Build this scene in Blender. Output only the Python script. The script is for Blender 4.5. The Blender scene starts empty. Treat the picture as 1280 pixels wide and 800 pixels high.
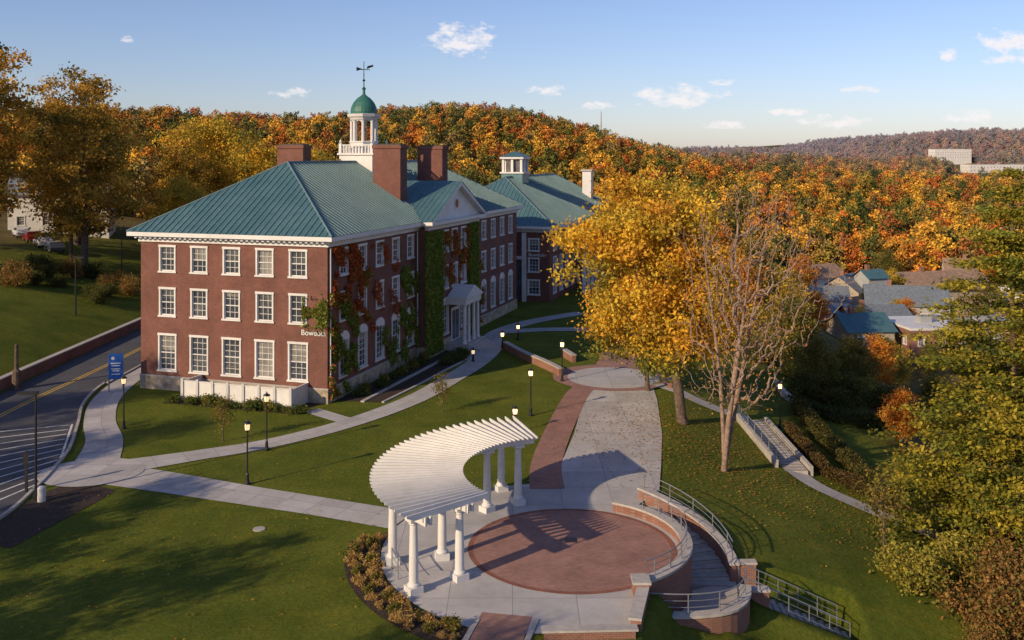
import bpy, math, random
import numpy as np
from math import radians, sin, cos, pi, atan2, sqrt
from mathutils import Vector, Matrix
random.seed(7); RNG=np.random.default_rng(7)
scn=bpy.context.scene; COL=scn.collection

# ---------------------------------------------------------------- materials
def newmat(name):
    m=bpy.data.materials.new(name); m.use_nodes=True
    nt=m.node_tree; b=nt.nodes['Principled BSDF']; return m,nt,b
def noise_mix(nt,c1,c2,scale,coord='Object',detail=4,lo=.35,hi=.65,rough=.6):
    tc=nt.nodes.new('ShaderNodeTexCoord'); n=nt.nodes.new('ShaderNodeTexNoise')
    n.inputs['Scale'].default_value=scale; n.inputs['Detail'].default_value=detail; n.inputs['Roughness'].default_value=rough
    nt.links.new(tc.outputs[coord],n.inputs['Vector'])
    r=nt.nodes.new('ShaderNodeValToRGB'); r.color_ramp.elements[0].position=lo; r.color_ramp.elements[1].position=hi
    r.color_ramp.elements[0].color=(*c1,1); r.color_ramp.elements[1].color=(*c2,1)
    nt.links.new(n.outputs['Fac'],r.inputs['Fac']); return r,n,tc
def mult(nt,a,b,fac=1.0,mode='MULTIPLY'):
    m=nt.nodes.new('ShaderNodeMix'); m.data_type='RGBA'; m.blend_type=mode; m.inputs[0].default_value=fac
    nt.links.new(a,m.inputs[6]); nt.links.new(b,m.inputs[7]); return m.outputs[2]
def bump(nt,b,src,strength,dist=.05):
    bp=nt.nodes.new('ShaderNodeBump'); bp.inputs['Strength'].default_value=strength; bp.inputs['Distance'].default_value=dist
    nt.links.new(src,bp.inputs['Height']); nt.links.new(bp.outputs[0],b.inputs['Normal'])
def simple(name,c,rough=.7,var=.18,scale=3,metal=0,bmp=0,spec=.4):
    m,nt,b=newmat(name)
    c1=tuple(x*(1-var) for x in c); c2=tuple(min(1,x*(1+var)) for x in c)
    r,n,tc=noise_mix(nt,c1,c2,scale)
    r2,n2,_=noise_mix(nt,(.82,.82,.82),(1.0,1.0,1.0),scale*.13,lo=.3,hi=.7)
    o=mult(nt,r.outputs[0],r2.outputs[0]); nt.links.new(o,b.inputs['Base Color'])
    b.inputs['Roughness'].default_value=rough; b.inputs['Metallic'].default_value=metal
    b.inputs['Specular IOR Level'].default_value=spec
    if bmp: bump(nt,b,n.outputs['Fac'],bmp)
    return m
def brickmat(name,c1,c2,mortar,flat=False,bw=.22,rh=.075,ms=.01):
    m,nt,b=newmat(name)
    tc=nt.nodes.new('ShaderNodeTexCoord'); sep=nt.nodes.new('ShaderNodeSeparateXYZ'); nt.links.new(tc.outputs['Object'],sep.inputs[0])
    cb=nt.nodes.new('ShaderNodeCombineXYZ')
    if flat: nt.links.new(sep.outputs[0],cb.inputs[0]); nt.links.new(sep.outputs[1],cb.inputs[1])
    else:
        ad=nt.nodes.new('ShaderNodeMath'); ad.operation='ADD'; nt.links.new(sep.outputs[0],ad.inputs[0]); nt.links.new(sep.outputs[1],ad.inputs[1])
        nt.links.new(ad.outputs[0],cb.inputs[0]); nt.links.new(sep.outputs[2],cb.inputs[1])
    bt=nt.nodes.new('ShaderNodeTexBrick'); nt.links.new(cb.outputs[0],bt.inputs['Vector'])
    bt.inputs['Color1'].default_value=(*c1,1); bt.inputs['Color2'].default_value=(*c2,1); bt.inputs['Mortar'].default_value=(*mortar,1)
    bt.inputs['Scale'].default_value=1; bt.inputs['Mortar Size'].default_value=ms; bt.inputs['Brick Width'].default_value=bw; bt.inputs['Row Height'].default_value=rh
    r,n,_=noise_mix(nt,(.66,.64,.64),(1.14,1.08,1.05),.5,detail=7,rough=.72,lo=.3,hi=.7)
    o=mult(nt,bt.outputs['Color'],r.outputs[0]); nt.links.new(o,b.inputs['Base Color'])
    b.inputs['Roughness'].default_value=.85; b.inputs['Specular IOR Level'].default_value=.25
    bump(nt,b,bt.outputs['Fac'],.25,-.01)
    return m
BRICK=brickmat('brick',(.138,.043,.033),(.19,.068,.050),(.22,.15,.125))
BRICKW=brickmat('brick_wall',(.22,.085,.06),(.28,.12,.085),(.28,.22,.18))
PAVER=brickmat('brick_paver',(.30,.165,.135),(.38,.215,.175),(.25,.17,.15),flat=True,bw=.24,rh=.12,ms=.012)
WHITE=simple('white_paint',(.68,.67,.66),.5,.05,2)
STONE=simple('tan_stone',(.40,.33,.24),.9,.35,1.6,bmp=.4)
CAP=simple('cast_stone',(.42,.39,.365),.85,.12,3)
EDGESHADE=simple('step_edge_shade',(.16,.15,.14),.85,.12,3)  # dark strips along the tread edges, painted shade that sets steps apart
METAL=simple('grey_metal',(.42,.43,.44),.4,.05,3,metal=.7)
BLACK=simple('black_metal',(.018,.018,.02),.45,.1,3)
MULCH=simple('mulch',(.045,.028,.02),.95,.6,9,bmp=.8)
YEL=simple('yellow_line',(.60,.38,.05),.7,.12,4)
WLINE=simple('white_line',(.62,.62,.60),.7,.15,4)
SIGNB=simple('sign_blue',(.02,.11,.42),.4,.05,2)
COPPER=simple('copper_green',(.035,.14,.115),.5,.2,1)
DARKROOF=simple('shingle_grey',(.16,.19,.23),.9,.2,2)
BROWNROOF=simple('shingle_brown',(.30,.20,.14),.9,.2,1)
TAN=simple('tan_siding',(.4,.34,.27),.8,.08,1)
GREYW=simple('grey_siding',(.35,.36,.37),.8,.08,1)
TIRE=simple('tire',(.02,.02,.02),.8,.1,3)
def roofmat(name,a,b_):
    m,nt,b=newmat(name)
    r,n,tc=noise_mix(nt,a,b_,.35,detail=6,lo=.3,hi=.7,rough=.7)
    r2,n2,_=noise_mix(nt,(.8,.8,.8),(1.1,1.1,1.1),4)
    nt.links.new(mult(nt,r.outputs[0],r2.outputs[0]),b.inputs['Base Color'])
    b.inputs['Roughness'].default_value=.42; b.inputs['Metallic'].default_value=.2
    return m
ROOF=roofmat('standing_seam_roof',(.055,.140,.168),(.100,.200,.222))
SEAM=roofmat('roof_seam',(.13,.23,.245),(.20,.30,.31))
def glass(name,c,r=.08):
    m,nt,b=newmat(name)
    rr,n,tc=noise_mix(nt,tuple(x*.5 for x in c),c,.7,detail=3)
    nt.links.new(rr.outputs[0],b.inputs['Base Color']); b.inputs['Roughness'].default_value=r; b.inputs['Specular IOR Level'].default_value=.8
    return m
GL=[glass('window_glass',(.07,.08,.10)),glass('window_glass_dim',(.13,.14,.15)),glass('window_blind',(.28,.27,.25),.25)]
def concrete(name,c,joint=1.8,jd=.55):
    m,nt,b=newmat(name)
    r,n,tc=noise_mix(nt,tuple(x*.78 for x in c),tuple(x*1.1 for x in c),.5,detail=8,rough=.78,lo=.32,hi=.68)
    uv=nt.nodes.new('ShaderNodeUVMap'); sep=nt.nodes.new('ShaderNodeSeparateXYZ'); nt.links.new(uv.outputs[0],sep.inputs[0])
    outs=[];cells=[]
    for k in (0,1):
        d=nt.nodes.new('ShaderNodeMath'); d.operation='DIVIDE'; d.inputs[1].default_value=joint; nt.links.new(sep.outputs[k],d.inputs[0])
        f=nt.nodes.new('ShaderNodeMath'); f.operation='FRACT'; nt.links.new(d.outputs[0],f.inputs[0])
        fl=nt.nodes.new('ShaderNodeMath'); fl.operation='FLOOR'; nt.links.new(d.outputs[0],fl.inputs[0]); cells.append(fl)
        l=nt.nodes.new('ShaderNodeMath'); l.operation='LESS_THAN'; l.inputs[1].default_value=.035/joint; nt.links.new(f.outputs[0],l.inputs[0]); outs.append(l)
    mx=nt.nodes.new('ShaderNodeMath'); mx.operation='MAXIMUM'; nt.links.new(outs[0].outputs[0],mx.inputs[0]); nt.links.new(outs[1].outputs[0],mx.inputs[1])
    cv=nt.nodes.new('ShaderNodeCombineXYZ'); nt.links.new(cells[0].outputs[0],cv.inputs[0]); nt.links.new(cells[1].outputs[0],cv.inputs[1])
    wn=nt.nodes.new('ShaderNodeTexWhiteNoise'); nt.links.new(cv.outputs[0],wn.inputs['Vector'])
    mr=nt.nodes.new('ShaderNodeMapRange'); mr.inputs[3].default_value=.86; mr.inputs[4].default_value=1.06; nt.links.new(wn.outputs['Value'],mr.inputs[0])
    base=mult(nt,r.outputs[0],mr.outputs[0])
    ml=nt.nodes.new('ShaderNodeMix'); ml.data_type='RGBA'; ml.inputs[7].default_value=(c[0]*jd,c[1]*jd,c[2]*jd,1)
    nt.links.new(mx.outputs[0],ml.inputs[0]); nt.links.new(base,ml.inputs[6]); nt.links.new(ml.outputs[2],b.inputs['Base Color'])
    b.inputs['Roughness'].default_value=.85; b.inputs['Specular IOR Level'].default_value=.25
    return m
CONC=concrete('concrete',(.45,.43,.42)); CONCW=concrete('concrete_walk',(.45,.435,.43),2.6)
def asphalt():
    m,nt,b=newmat('asphalt')
    r,n,tc=noise_mix(nt,(.045,.046,.054),(.080,.082,.092),.35,detail=8,rough=.8)
    r2,n2,_=noise_mix(nt,(.8,.8,.8),(1.2,1.2,1.2),30)
    nt.links.new(mult(nt,r.outputs[0],r2.outputs[0]),b.inputs['Base Color']); b.inputs['Roughness'].default_value=.85
    return m
ASPH=asphalt()
def groundmat():
    m,nt,b=newmat('grass_ground')
    r,n,tc=noise_mix(nt,(.075,.105,.012),(.155,.175,.026),.22,detail=8,rough=.72,lo=.32,hi=.68)
    r2,n2,_=noise_mix(nt,(.52,.58,.5),(1.3,1.25,1.2),5,detail=8,rough=.8,lo=.3,hi=.7)
    lawn=mult(nt,r.outputs[0],r2.outputs[0])
    r4,n4,_=noise_mix(nt,(1,1,1),(1.6,1.2,.9),.6,detail=6,rough=.8,lo=.52,hi=.72)
    lawn=mult(nt,lawn,r4.outputs[0])
    r3,n3,_=noise_mix(nt,(.07,.06,.025),(.18,.13,.045),.08,detail=6,rough=.75)
    at=nt.nodes.new('ShaderNodeAttribute'); at.attribute_name='zone'
    mx=nt.nodes.new('ShaderNodeMix'); mx.data_type='RGBA'; nt.links.new(at.outputs['Fac'],mx.inputs[0]); nt.links.new(lawn,mx.inputs[6]); nt.links.new(r3.outputs[0],mx.inputs[7])
    nt.links.new(mx.outputs[2],b.inputs['Base Color']); b.inputs['Roughness'].default_value=.95; b.inputs['Specular IOR Level'].default_value=.1
    bump(nt,b,n2.outputs['Fac'],.8,.15)
    return m
GRASS=groundmat()
def leafmat(name,rand=False,trans=.35):
    m=bpy.data.materials.new(name); m.use_nodes=True; nt=m.node_tree; nt.nodes.clear()
    out=nt.nodes.new('ShaderNodeOutputMaterial'); at=nt.nodes.new('ShaderNodeAttribute'); at.attribute_name='Col'
    col=at.outputs['Color']
    if rand:
        oi=nt.nodes.new('ShaderNodeObjectInfo'); r=nt.nodes.new('ShaderNodeValToRGB'); r.color_ramp.interpolation='CONSTANT'
        cs=[(.07,.095,.03),(.15,.15,.04),(.30,.23,.05),(.44,.25,.05),(.62,.25,.045),(.52,.16,.04),(.34,.13,.045),(.68,.40,.06),(.24,.17,.07),(.12,.13,.04),(.58,.32,.055),(.24,.19,.05)]
        el=r.color_ramp.elements
        while len(el)<len(cs): el.new(.5)
        for i,c in enumerate(cs): el[i].position=i/len(cs)
        for i,c in enumerate(cs): el[i].color=(*c,1)
        nt.links.new(oi.outputs['Random'],r.inputs[0]); col=mult(nt,r.outputs[0],at.outputs['Color'])
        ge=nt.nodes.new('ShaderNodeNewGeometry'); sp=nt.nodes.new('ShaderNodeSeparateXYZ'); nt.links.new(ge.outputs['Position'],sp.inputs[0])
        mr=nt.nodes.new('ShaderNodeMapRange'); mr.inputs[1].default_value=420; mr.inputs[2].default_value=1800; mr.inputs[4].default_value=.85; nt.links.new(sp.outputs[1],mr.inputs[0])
        mx=nt.nodes.new('ShaderNodeMix'); mx.data_type='RGBA'; nt.links.new(mr.outputs[0],mx.inputs[0]); nt.links.new(col,mx.inputs[6]); mx.inputs[7].default_value=(.27,.27,.37,1); col=mx.outputs[2]  # distance haze painted into the leaf colour, bluish grey with growing Y
    d=nt.nodes.new('ShaderNodeBsdfDiffuse'); nt.links.new(col,d.inputs[0])
    if trans:
        t=nt.nodes.new('ShaderNodeBsdfTranslucent'); mx=nt.nodes.new('ShaderNodeMixShader'); mx.inputs[0].default_value=trans
        nt.links.new(col,t.inputs[0]); nt.links.new(d.outputs[0],mx.inputs[1]); nt.links.new(t.outputs[0],mx.inputs[2]); nt.links.new(mx.outputs[0],out.inputs[0])
    else: nt.links.new(d.outputs[0],out.inputs[0])
    return m
LEAF=leafmat('leaves',False,.4); LEAFR=leafmat('forest_leaves_hazed',True,0)
BARK=simple('bark',(.12,.085,.065),.95,.4,4,bmp=.5); BARKL=simple('pale_bark',(.27,.185,.14),.95,.35,4,bmp=.5)
def emis(name,c,s):
    m,nt,b=newmat(name); b.inputs['Base Color'].default_value=(*c,1); b.inputs['Emission Color'].default_value=(*c,1); b.inputs['Emission Strength'].default_value=s; return m
LAMPON=emis('lamp_glass_lit',(1,.55,.18),6); LAMPOFF=emis('lamp_glass_dim',(1,.70,.38),1.0)

# ---------------------------------------------------------------- mesh builder
class MB:
    def __init__(s): s.v=[];s.f=[];s.m=[];s.mats=[];s.uv=None
    def mi(s,mat):
        if mat not in s.mats: s.mats.append(mat)
        return s.mats.index(mat)
    def add(s,vs,fs,mat):
        b=len(s.v); s.v+=[tuple(v) for v in vs]; i=s.mi(mat)
        for f in fs: s.f.append([b+k for k in f]); s.m.append(i)
    def hexa(s,p,mat): s.add(p,[(0,3,2,1),(4,5,6,7),(0,1,5,4),(1,2,6,5),(2,3,7,6),(3,0,4,7)],mat)
    def box(s,x0,x1,y0,y1,z0,z1,mat): s.hexa([(x0,y0,z0),(x1,y0,z0),(x1,y1,z0),(x0,y1,z0),(x0,y0,z1),(x1,y0,z1),(x1,y1,z1),(x0,y1,z1)],mat)
    def prism(s,pts,z0,z1,mat):
        n=len(pts); s.add([(p[0],p[1],z0) for p in pts]+[(p[0],p[1],z1) for p in pts],[tuple(range(n))[::-1],tuple(range(n,2*n))]+[(i,(i+1)%n,n+(i+1)%n,n+i) for i in range(n)],mat)
    def revolve(s,cx,cy,prof,n,mat,ph=0):
        vs=[];fs=[]
        for r,z in prof:
            for k in range(n): a=ph+2*pi*k/n; vs.append((cx+r*cos(a),cy+r*sin(a),z))
        for i in range(len(prof)-1):
            for k in range(n): fs.append((i*n+k,i*n+(k+1)%n,(i+1)*n+(k+1)%n,(i+1)*n+k))
        fs.append(tuple(range(n))[::-1]); fs.append(tuple((len(prof)-1)*n+k for k in range(n)))
        s.add(vs,fs,mat)
    def tube(s,p,q,r0,r1,n,mat):
        p=Vector(p);q=Vector(q);d=(q-p); 
        if d.length<1e-6: return
        d.normalize(); a=d.orthogonal().normalized(); b=d.cross(a); vs=[]
        for c,r in((p,r0),(q,r1)):
            for k in range(n): t=2*pi*k/n; vs.append(c+a*(r*cos(t))+b*(r*sin(t)))
        fs=[(k,(k+1)%n,n+(k+1)%n,n+k) for k in range(n)]+[tuple(range(n))[::-1],tuple(range(n,2*n))]
        s.add(vs,fs,mat)
    def arc(s,cx,cy,r0,r1,a0,a1,z0,z1,mat,n=12,z0e=None,z1e=None):
        z0e=z0 if z0e is None else z0e; z1e=z1 if z1e is None else z1e
        for i in range(n):
            A=radians(a0+(a1-a0)*i/n);B=radians(a0+(a1-a0)*(i+1)/n)
            f=i/n;g=(i+1)/n
            zb0=z0+(z0e-z0)*f;zb1=z0+(z0e-z0)*g;zt0=z1+(z1e-z1)*f;zt1=z1+(z1e-z1)*g
            P=lambda r,a,z:(cx+r*cos(a),cy+r*sin(a),z)
            vs=[P(r0,A,zb0),P(r1,A,zb0),P(r1,B,zb1),P(r0,B,zb1),P(r0,A,zt0),P(r1,A,zt0),P(r1,B,zt1),P(r0,B,zt1)]
            fs=[(0,1,2,3),(4,7,6,5),(1,5,6,2),(3,7,4,0)]
            if i==0: fs.append((0,4,5,1))
            if i==n-1: fs.append((2,6,7,3))
            s.add(vs,fs,mat)
    def wall(s,pts,w,zb,zt,mat):
        n=len(pts); zb=zb if hasattr(zb,'__len__') else [zb]*n; zt=zt if hasattr(zt,'__len__') else [zt]*n
        L,R=offset(pts,w/2)
        vs=[];fs=[]
        for i in range(n): vs+=[(L[i][0],L[i][1],zb[i]),(R[i][0],R[i][1],zb[i]),(R[i][0],R[i][1],zt[i]),(L[i][0],L[i][1],zt[i])]
        for i in range(n-1):
            a=4*i;b=a+4
            for k in range(4): fs.append((a+k,a+(k+1)%4,b+(k+1)%4,b+k))
        fs+=[(0,1,2,3),(4*n-1,4*n-2,4*n-3,4*n-4)]
        s.add(vs,fs,mat)
    def obj(s,name,parent=None,loc=(0,0,0),rot=0,smooth=False):
        me=bpy.data.meshes.new(name); me.from_pydata(s.v,[],s.f)
        for m in s.mats: me.materials.append(m)
        me.polygons.foreach_set('material_index',s.m)
        uv=me.uv_layers.new(name='UVMap'); li=np.zeros(len(me.loops),dtype=np.int32); me.loops.foreach_get('vertex_index',li)
        V=np.array(s.uv if s.uv is not None else s.v,dtype=np.float32)[:, :2]; uv.data.foreach_set('uv',V[li].ravel())
        if smooth: me.polygons.foreach_set('use_smooth',[True]*len(me.polygons))
        me.update(); o=bpy.data.objects.new(name,me); COL.objects.link(o); o.location=loc; o.rotation_euler=(0,0,rot)
        if parent: o.parent=parent
        return o
def offset(pts,h):
    L=[];R=[];n=len(pts)
    for i in range(n):
        a=Vector(pts[max(i-1,0)][:2]);b=Vector(pts[min(i+1,n-1)][:2]);t=(b-a).normalized();p=Vector(pts[i][:2]);nr=Vector((-t.y,t.x))
        L.append(p+nr*h);R.append(p-nr*h)
    return L,R
def smoothpts(pts,k=6):
    out=[];n=len(pts);P=[np.array(p,float) for p in pts]
    for i in range(n-1):
        p0=P[max(i-1,0)];p1=P[i];p2=P[i+1];p3=P[min(i+2,n-1)]
        for j in range(k):
            t=j/k; out.append(tuple(.5*((2*p1)+(-p0+p2)*t+(2*p0-5*p1+4*p2-p3)*t*t+(-p0+3*p1-3*p2+p3)*t**3)))
    out.append(tuple(P[-1])); return out
def empty(name,loc=(0,0,0),rot=0):
    e=bpy.data.objects.new(name,None); COL.objects.link(e); e.location=loc; e.rotation_euler=(0,0,rot); return e

# ---------------------------------------------------------------- terrain
CX,CY=2.75,44.1
def ss(a): a=np.clip(a,0,1); return a*a*(3-2*a)
def edge(y): return np.interp(y,[0,30,36,40,44,48,51,80,170,300],[3,4,4.8,6.3,8.1,7.6,7.7,13.8,22,30])
def T(x,y):
    x=np.asarray(x,float);y=np.asarray(y,float)
    d=np.maximum(x-edge(y),0)
    sl=.24+.16*ss((48-y)/8)*ss((x-9)/2)
    z=-(sl*np.minimum(d,20)+.6*np.maximum(d-20,0))
    z=z-.85*ss(d/.9)*ss((42.4-y)/2.4)
    z=np.maximum(z,-17)
    dl=np.maximum(-40.2-x,0); z=z+9.5*(1-np.exp(-dl*.36/9.5))*ss((y-20)/30)*1.0
    r=np.hypot(x-CX,y-CY);a=np.degrees(np.arctan2(y-CY,x-CX))
    hz=-1.5*np.clip((50-a)/55,0,1)-.35
    m=(r>5.2)&(r<7.55)&(a<56)&(a>-42); z=np.where(m,np.minimum(z,hz),z)
    m=(x>5.6)&(x<10.0)&(y>39.6)&(y<44.1)&(r>5.2); z=np.where(m,np.minimum(z,-1.85),z)
    m=(x>9.2)&(x<15.2)&(y>42.1)&(y<44.2); z=np.where(m,np.minimum(z,-1.5-.42*np.clip(x-9.8,0,9)-.3),z)
    far=ss((y-178)/60); 
    und=4*np.sin(x*.013+1)*np.sin(y*.011)+2.5*np.sin(x*.031+y*.017)+1.2*np.sin(x*.07-y*.05)
    p1=np.interp(x,[-700,-330,-206,-110,-64,-18,9,46,73,101,133,200,300,500,900],[24,30,32,30,33,36,33,25,16,9,3,-3,-6,-8,-8])
    h1=ss((y-235)/300)*(p1+15)*(1-.7*ss((y-620)/300))
    p2=np.interp(x,[-2000,0,293,413,507,560,653,747,853,1300,2500],[5,5,16,17,12,24,40,46,46,34,20])
    h2=ss((y-950)/620)*(p2+15)
    h3=ss((y-640)/160)*(1-ss((y-860)/200))*(15+9*np.sin(x*.006+.5))*ss((x-60)/150)
    zf=-15+np.maximum(np.maximum(h1,h2),h3)+und*ss((y-250)/100)*.7
    return z*(1-far)+zf*far
def Tz(x,y): return float(T(x,y))
def axis(a,b,step,lo,hi,g=1.12):
    c=list(np.arange(a,b+1e-6,step)); s=step;v=b
    while v<hi: s*=g; v+=s; c.append(v)
    s=step;v=a;pre=[]
    while v>lo: s*=g; v-=s; pre.append(v)
    return np.array(pre[::-1]+c)
xs=axis(-46,26,.4,-3500,3500,1.07); ys=axis(33,98,.4,-400,7000,1.05)
GX,GY=np.meshgrid(xs,ys); GZ=T(GX,GY); nx,ny=len(xs),len(ys)
V=np.stack([GX,GY,GZ],-1).reshape(-1,3)
ii=(np.arange(ny-1)[:,None]*nx+np.arange(nx-1)[None,:]).ravel()
F=np.stack([ii,ii+1,ii+nx+1,ii+nx],1)
def quadmesh(name,V,F,mats,midx=None,cols=None):
    me=bpy.data.meshes.new(name); me.vertices.add(len(V)); me.vertices.foreach_set('co',np.asarray(V,np.float32).ravel())
    me.loops.add(4*len(F)); me.loops.foreach_set('vertex_index',np.asarray(F,np.int32).ravel())
    me.polygons.add(len(F)); me.polygons.foreach_set('loop_start',np.arange(len(F),dtype=np.int32)*4)
    for m in mats: me.materials.append(m)
    if midx is not None: me.polygons.foreach_set('material_index',np.asarray(midx,np.int32))
    if cols is not None:
        a=me.attributes.new('Col','FLOAT_COLOR','POINT'); c=np.ones((len(V),4),np.float32); c[:,:3]=cols; a.data.foreach_set('color',c.ravel())
    me.update(calc_edges=True); me.validate(); return me
gm=quadmesh('ground',V,F,[GRASS]); gm.polygons.foreach_set('use_smooth',[True]*len(F))
zn=np.clip(np.maximum(ss((GY-130)/40),np.maximum(ss((GX-26)/6),ss((-62-GX)/10))),0,1)
a=gm.attributes.new('zone','FLOAT','POINT'); a.data.foreach_set('value',zn.ravel().astype(np.float32))
g=bpy.data.objects.new('ground',gm); COL.objects.link(g)

# ---------------------------------------------------------------- flat things
def poly(name,pts,z,mat):
    m=MB(); m.add([(p[0],p[1],z) for p in pts],[tuple(range(len(pts)))],mat); return m.obj(name)
def ribbon(name,pts,w,z,mat,drape=False,k=8,smooth=True):
    P=smoothpts(pts,k) if smooth else pts; m=MB(); w=[w]*len(P) if not hasattr(w,'__len__') else np.interp(np.linspace(0,1,len(P)),np.linspace(0,1,len(w)),w)
    vs=[];uv=[];l=0;fs=[]
    for i,p in enumerate(P):
        L,R=offset(P,w[i]/2) if i==0 or w[i]!=w[i-1] else (L,R)
        if i: l+=(Vector(P[i][:2])-Vector(P[i-1][:2])).length
        for j in range(5):
            q=Vector(L[i]).lerp(Vector(R[i]),j/4); zz=(Tz(q.x,q.y) if drape else 0)+z
            vs.append((q.x,q.y,zz)); uv.append((j/4*w[i]+.9,l,0))
    for i in range(len(P)-1):
        for j in range(4): fs.append((i*5+j,i*5+j+1,i*5+5+j+1,i*5+5+j))
    m.add(vs,fs,mat); m.uv=uv; return m.obj(name)
poly('road',[(-38.8,40),(-38.8,175),(-31.8,175),(-31.8,83),(-32.2,76),(-31.2,70),(-29.2,64.6),(-27.2,59),(-26.3,55),(-25.8,52),(-25.4,48.5),(-25.6,44),(-27,40)],.010,ASPH)
ribbon('road_centre_marking',[(-35.3,66),(-35.2,72),(-34.8,80),(-34.6,90),(-34.8,120)],.13,.016,YEL)
ribbon('road_centre_marking',[(-35.6,66),(-35.5,72),(-35.1,80),(-34.9,90),(-35.1,120)],.13,.016,YEL)
mm=MB()
for i in range(11):
    f=i/10; a=Vector((-33.8+6.6*f,62.5-13.5*f)); b=Vector((-29.6+3.9*f,64.2-10.5*f)); d=(b-a).normalized()*.07; n=Vector((-d.y,d.x))
    mm.add([(*(a+n),.016),(*(b+n),.016),(*(b-n),.016),(*(a-n),.016)],[(0,1,2,3)],WLINE)
mm.wall([(-34,62.6),(-27,48.6)],.14,.012,.0205,WLINE); mm.wall([(-29.5,64.4),(-26.8,57),(-25.7,53.4)],.14,.012,.0205,WLINE)
mm.obj('hatched_parking_marking')
k=MB(); k.wall(smoothpts([(-31.8,150),(-31.8,83),(-32.2,76),(-31.2,70),(-29.2,64.6),(-27.2,59),(-26.3,55),(-25.8,52),(-25.4,48.5),(-25.6,44)],5),.18,-.1,.13,CAP); k.obj('road_kerb')
k=MB(); pw=smoothpts([(-39.2,46),(-39.4,60),(-39.3,80),(-39.1,100),(-38.9,125)],5); k.wall(pw,.4,-.2,.85,BRICKW); k.wall(pw,.52,.85,.95,CAP); k.obj('brick_retaining_wall')
ribbon('sidewalk',[(-30.7,120),(-30.7,84),(-30.9,78),(-30.0,71),(-28.0,65.2),(-25.7,60.5),(-24.3,56)],[1.9,1.9,1.9,2.0,2.0,2.2,2.6],.030,CONC)
m=MB(); m.add([(-23.9+2.9*cos(t*pi/16),54.6+2.5*sin(t*pi/16),.050) for t in range(32)],[tuple(range(32))],CONC); m.obj('sidewalk_landing')
ribbon('footpath',[(-23.6,54.6),(-20,53.3),(-14.3,51),(-9.7,49.2),(-5.4,47.4)],[3.2,2.9,2.5,2.3,2.4],.026,CONC)
ribbon('footpath',[(-22.6,55.5),(-19,57.6),(-15.1,60.1),(-10.8,64.8),(-7.2,71),(-4.8,77.8),(-3.2,83),(-2.0,89),(-1.6,97),(2,104),(8,110)],[2.6,2,1.8,1.8,1.9,1.9,2,2,2,2,2],.045,CONC)
ribbon('footpath',[(-10.9,64.9),(-12.6,66.4),(-14.2,67.9)],1.3,.038,CONC)
ribbon('footpath',[(-2.6,86),(-4.2,88.6),(-5.2,89.8)],2.6,.041,CONC)
ribbon('footpath',[(-1.6,98),(4,99.5),(10,99),(14,97)],2.0,.041,CONC)
arcp=[(CX+8.7*cos(radians(t)),CY+8.7*sin(radians(t))) for t in range(98,252,5)]
inn=[(CX+5.1*cos(radians(t)),CY+5.1*sin(radians(t))) for t in range(-60,61,6)]
poly('plaza_paving',arcp+[(4.5,36.3),(5.0,38.6)]+inn+[(6.6,49.6),(7.6,51.2),(2.5,53),(.8,53.2)],.034,CONCW)
m=MB(); m.add([(CX+4.78*cos(t*pi/32),CY+4.78*sin(t*pi/32),.045) for t in range(64)],[tuple(range(64))],PAVER)
m.arc(CX,CY,4.55,4.78,0,360,.046,.049,BRICKW,64); m.obj('brick_plaza_circle')
m=MB(); m.box(CX-.28,CX+.28,CY+.5,CY+1.0,.05,.058,BLACK); m.obj('drain_cover')
poly('concrete_walkway',[(2.5,51.5),(7.7,50.4),(8.7,56),(9.7,62),(10.7,70.8),(11,75),(5.4,75),(5.0,69),(4.0,62),(2.85,56)],.040,CONCW)
ribbon('brick_walkway',[(1.9,51.8),(2.0,56),(2.9,62),(4.2,69),(5.1,73),(6.2,76)],[1.9,1.8,1.8,1.8,1.8,1.8],.048,PAVER)
m=MB(); m.add([(8.2+4.9*cos(t*pi/24),78+4.7*sin(t*pi/24),.060) for t in range(48)],[tuple(range(48))],PAVER)
m.add([(8.2+3.7*cos(t*pi/24),77.8+3.7*sin(t*pi/24),.066) for t in range(48)],[tuple(range(48))],CONCW); m.obj('upper_plaza_circle')
ribbon('brick_walkway',[(8.6,80.5),(9.6,86),(11.4,93),(13,100),(14,108)],3.4,.050,PAVER)
ribbon('concrete_walkway',[(12.2,83),(12.9,90),(14.8,98),(16,106)],[1.6,2.2,2.4,2.4],.056,CONCW)
ribbon('brick_walkway',[(-.2,37.6),(-.9,34),(-1.8,28)],2.0,.049,PAVER)
for s in (-1,1):
    k=MB(); k.wall(smoothpts([(-.2+s*1.15,37.2),(-.9+s*1.15,34),(-1.8+s*1.15,28)],5),.22,0,.075,CAP); k.obj('path_edging')
poly('mulch_bed',[(CX+r*cos(radians(t)),CY+r*sin(radians(t))) for r,ts in ((8.75,range(168,246,4)),) for t in ts]+[(CX+10.3*cos(radians(t)),CY+10.3*sin(radians(t))) for t in range(240,172,-4)],.020,MULCH)
poly('mulch_bed',[(-25.2,45),(-25.2,51),(-24.4,52.6),(-22.6,52.4),(-21.3,51.6),(-21.6,50),(-23,44)],.020,MULCH)

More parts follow.
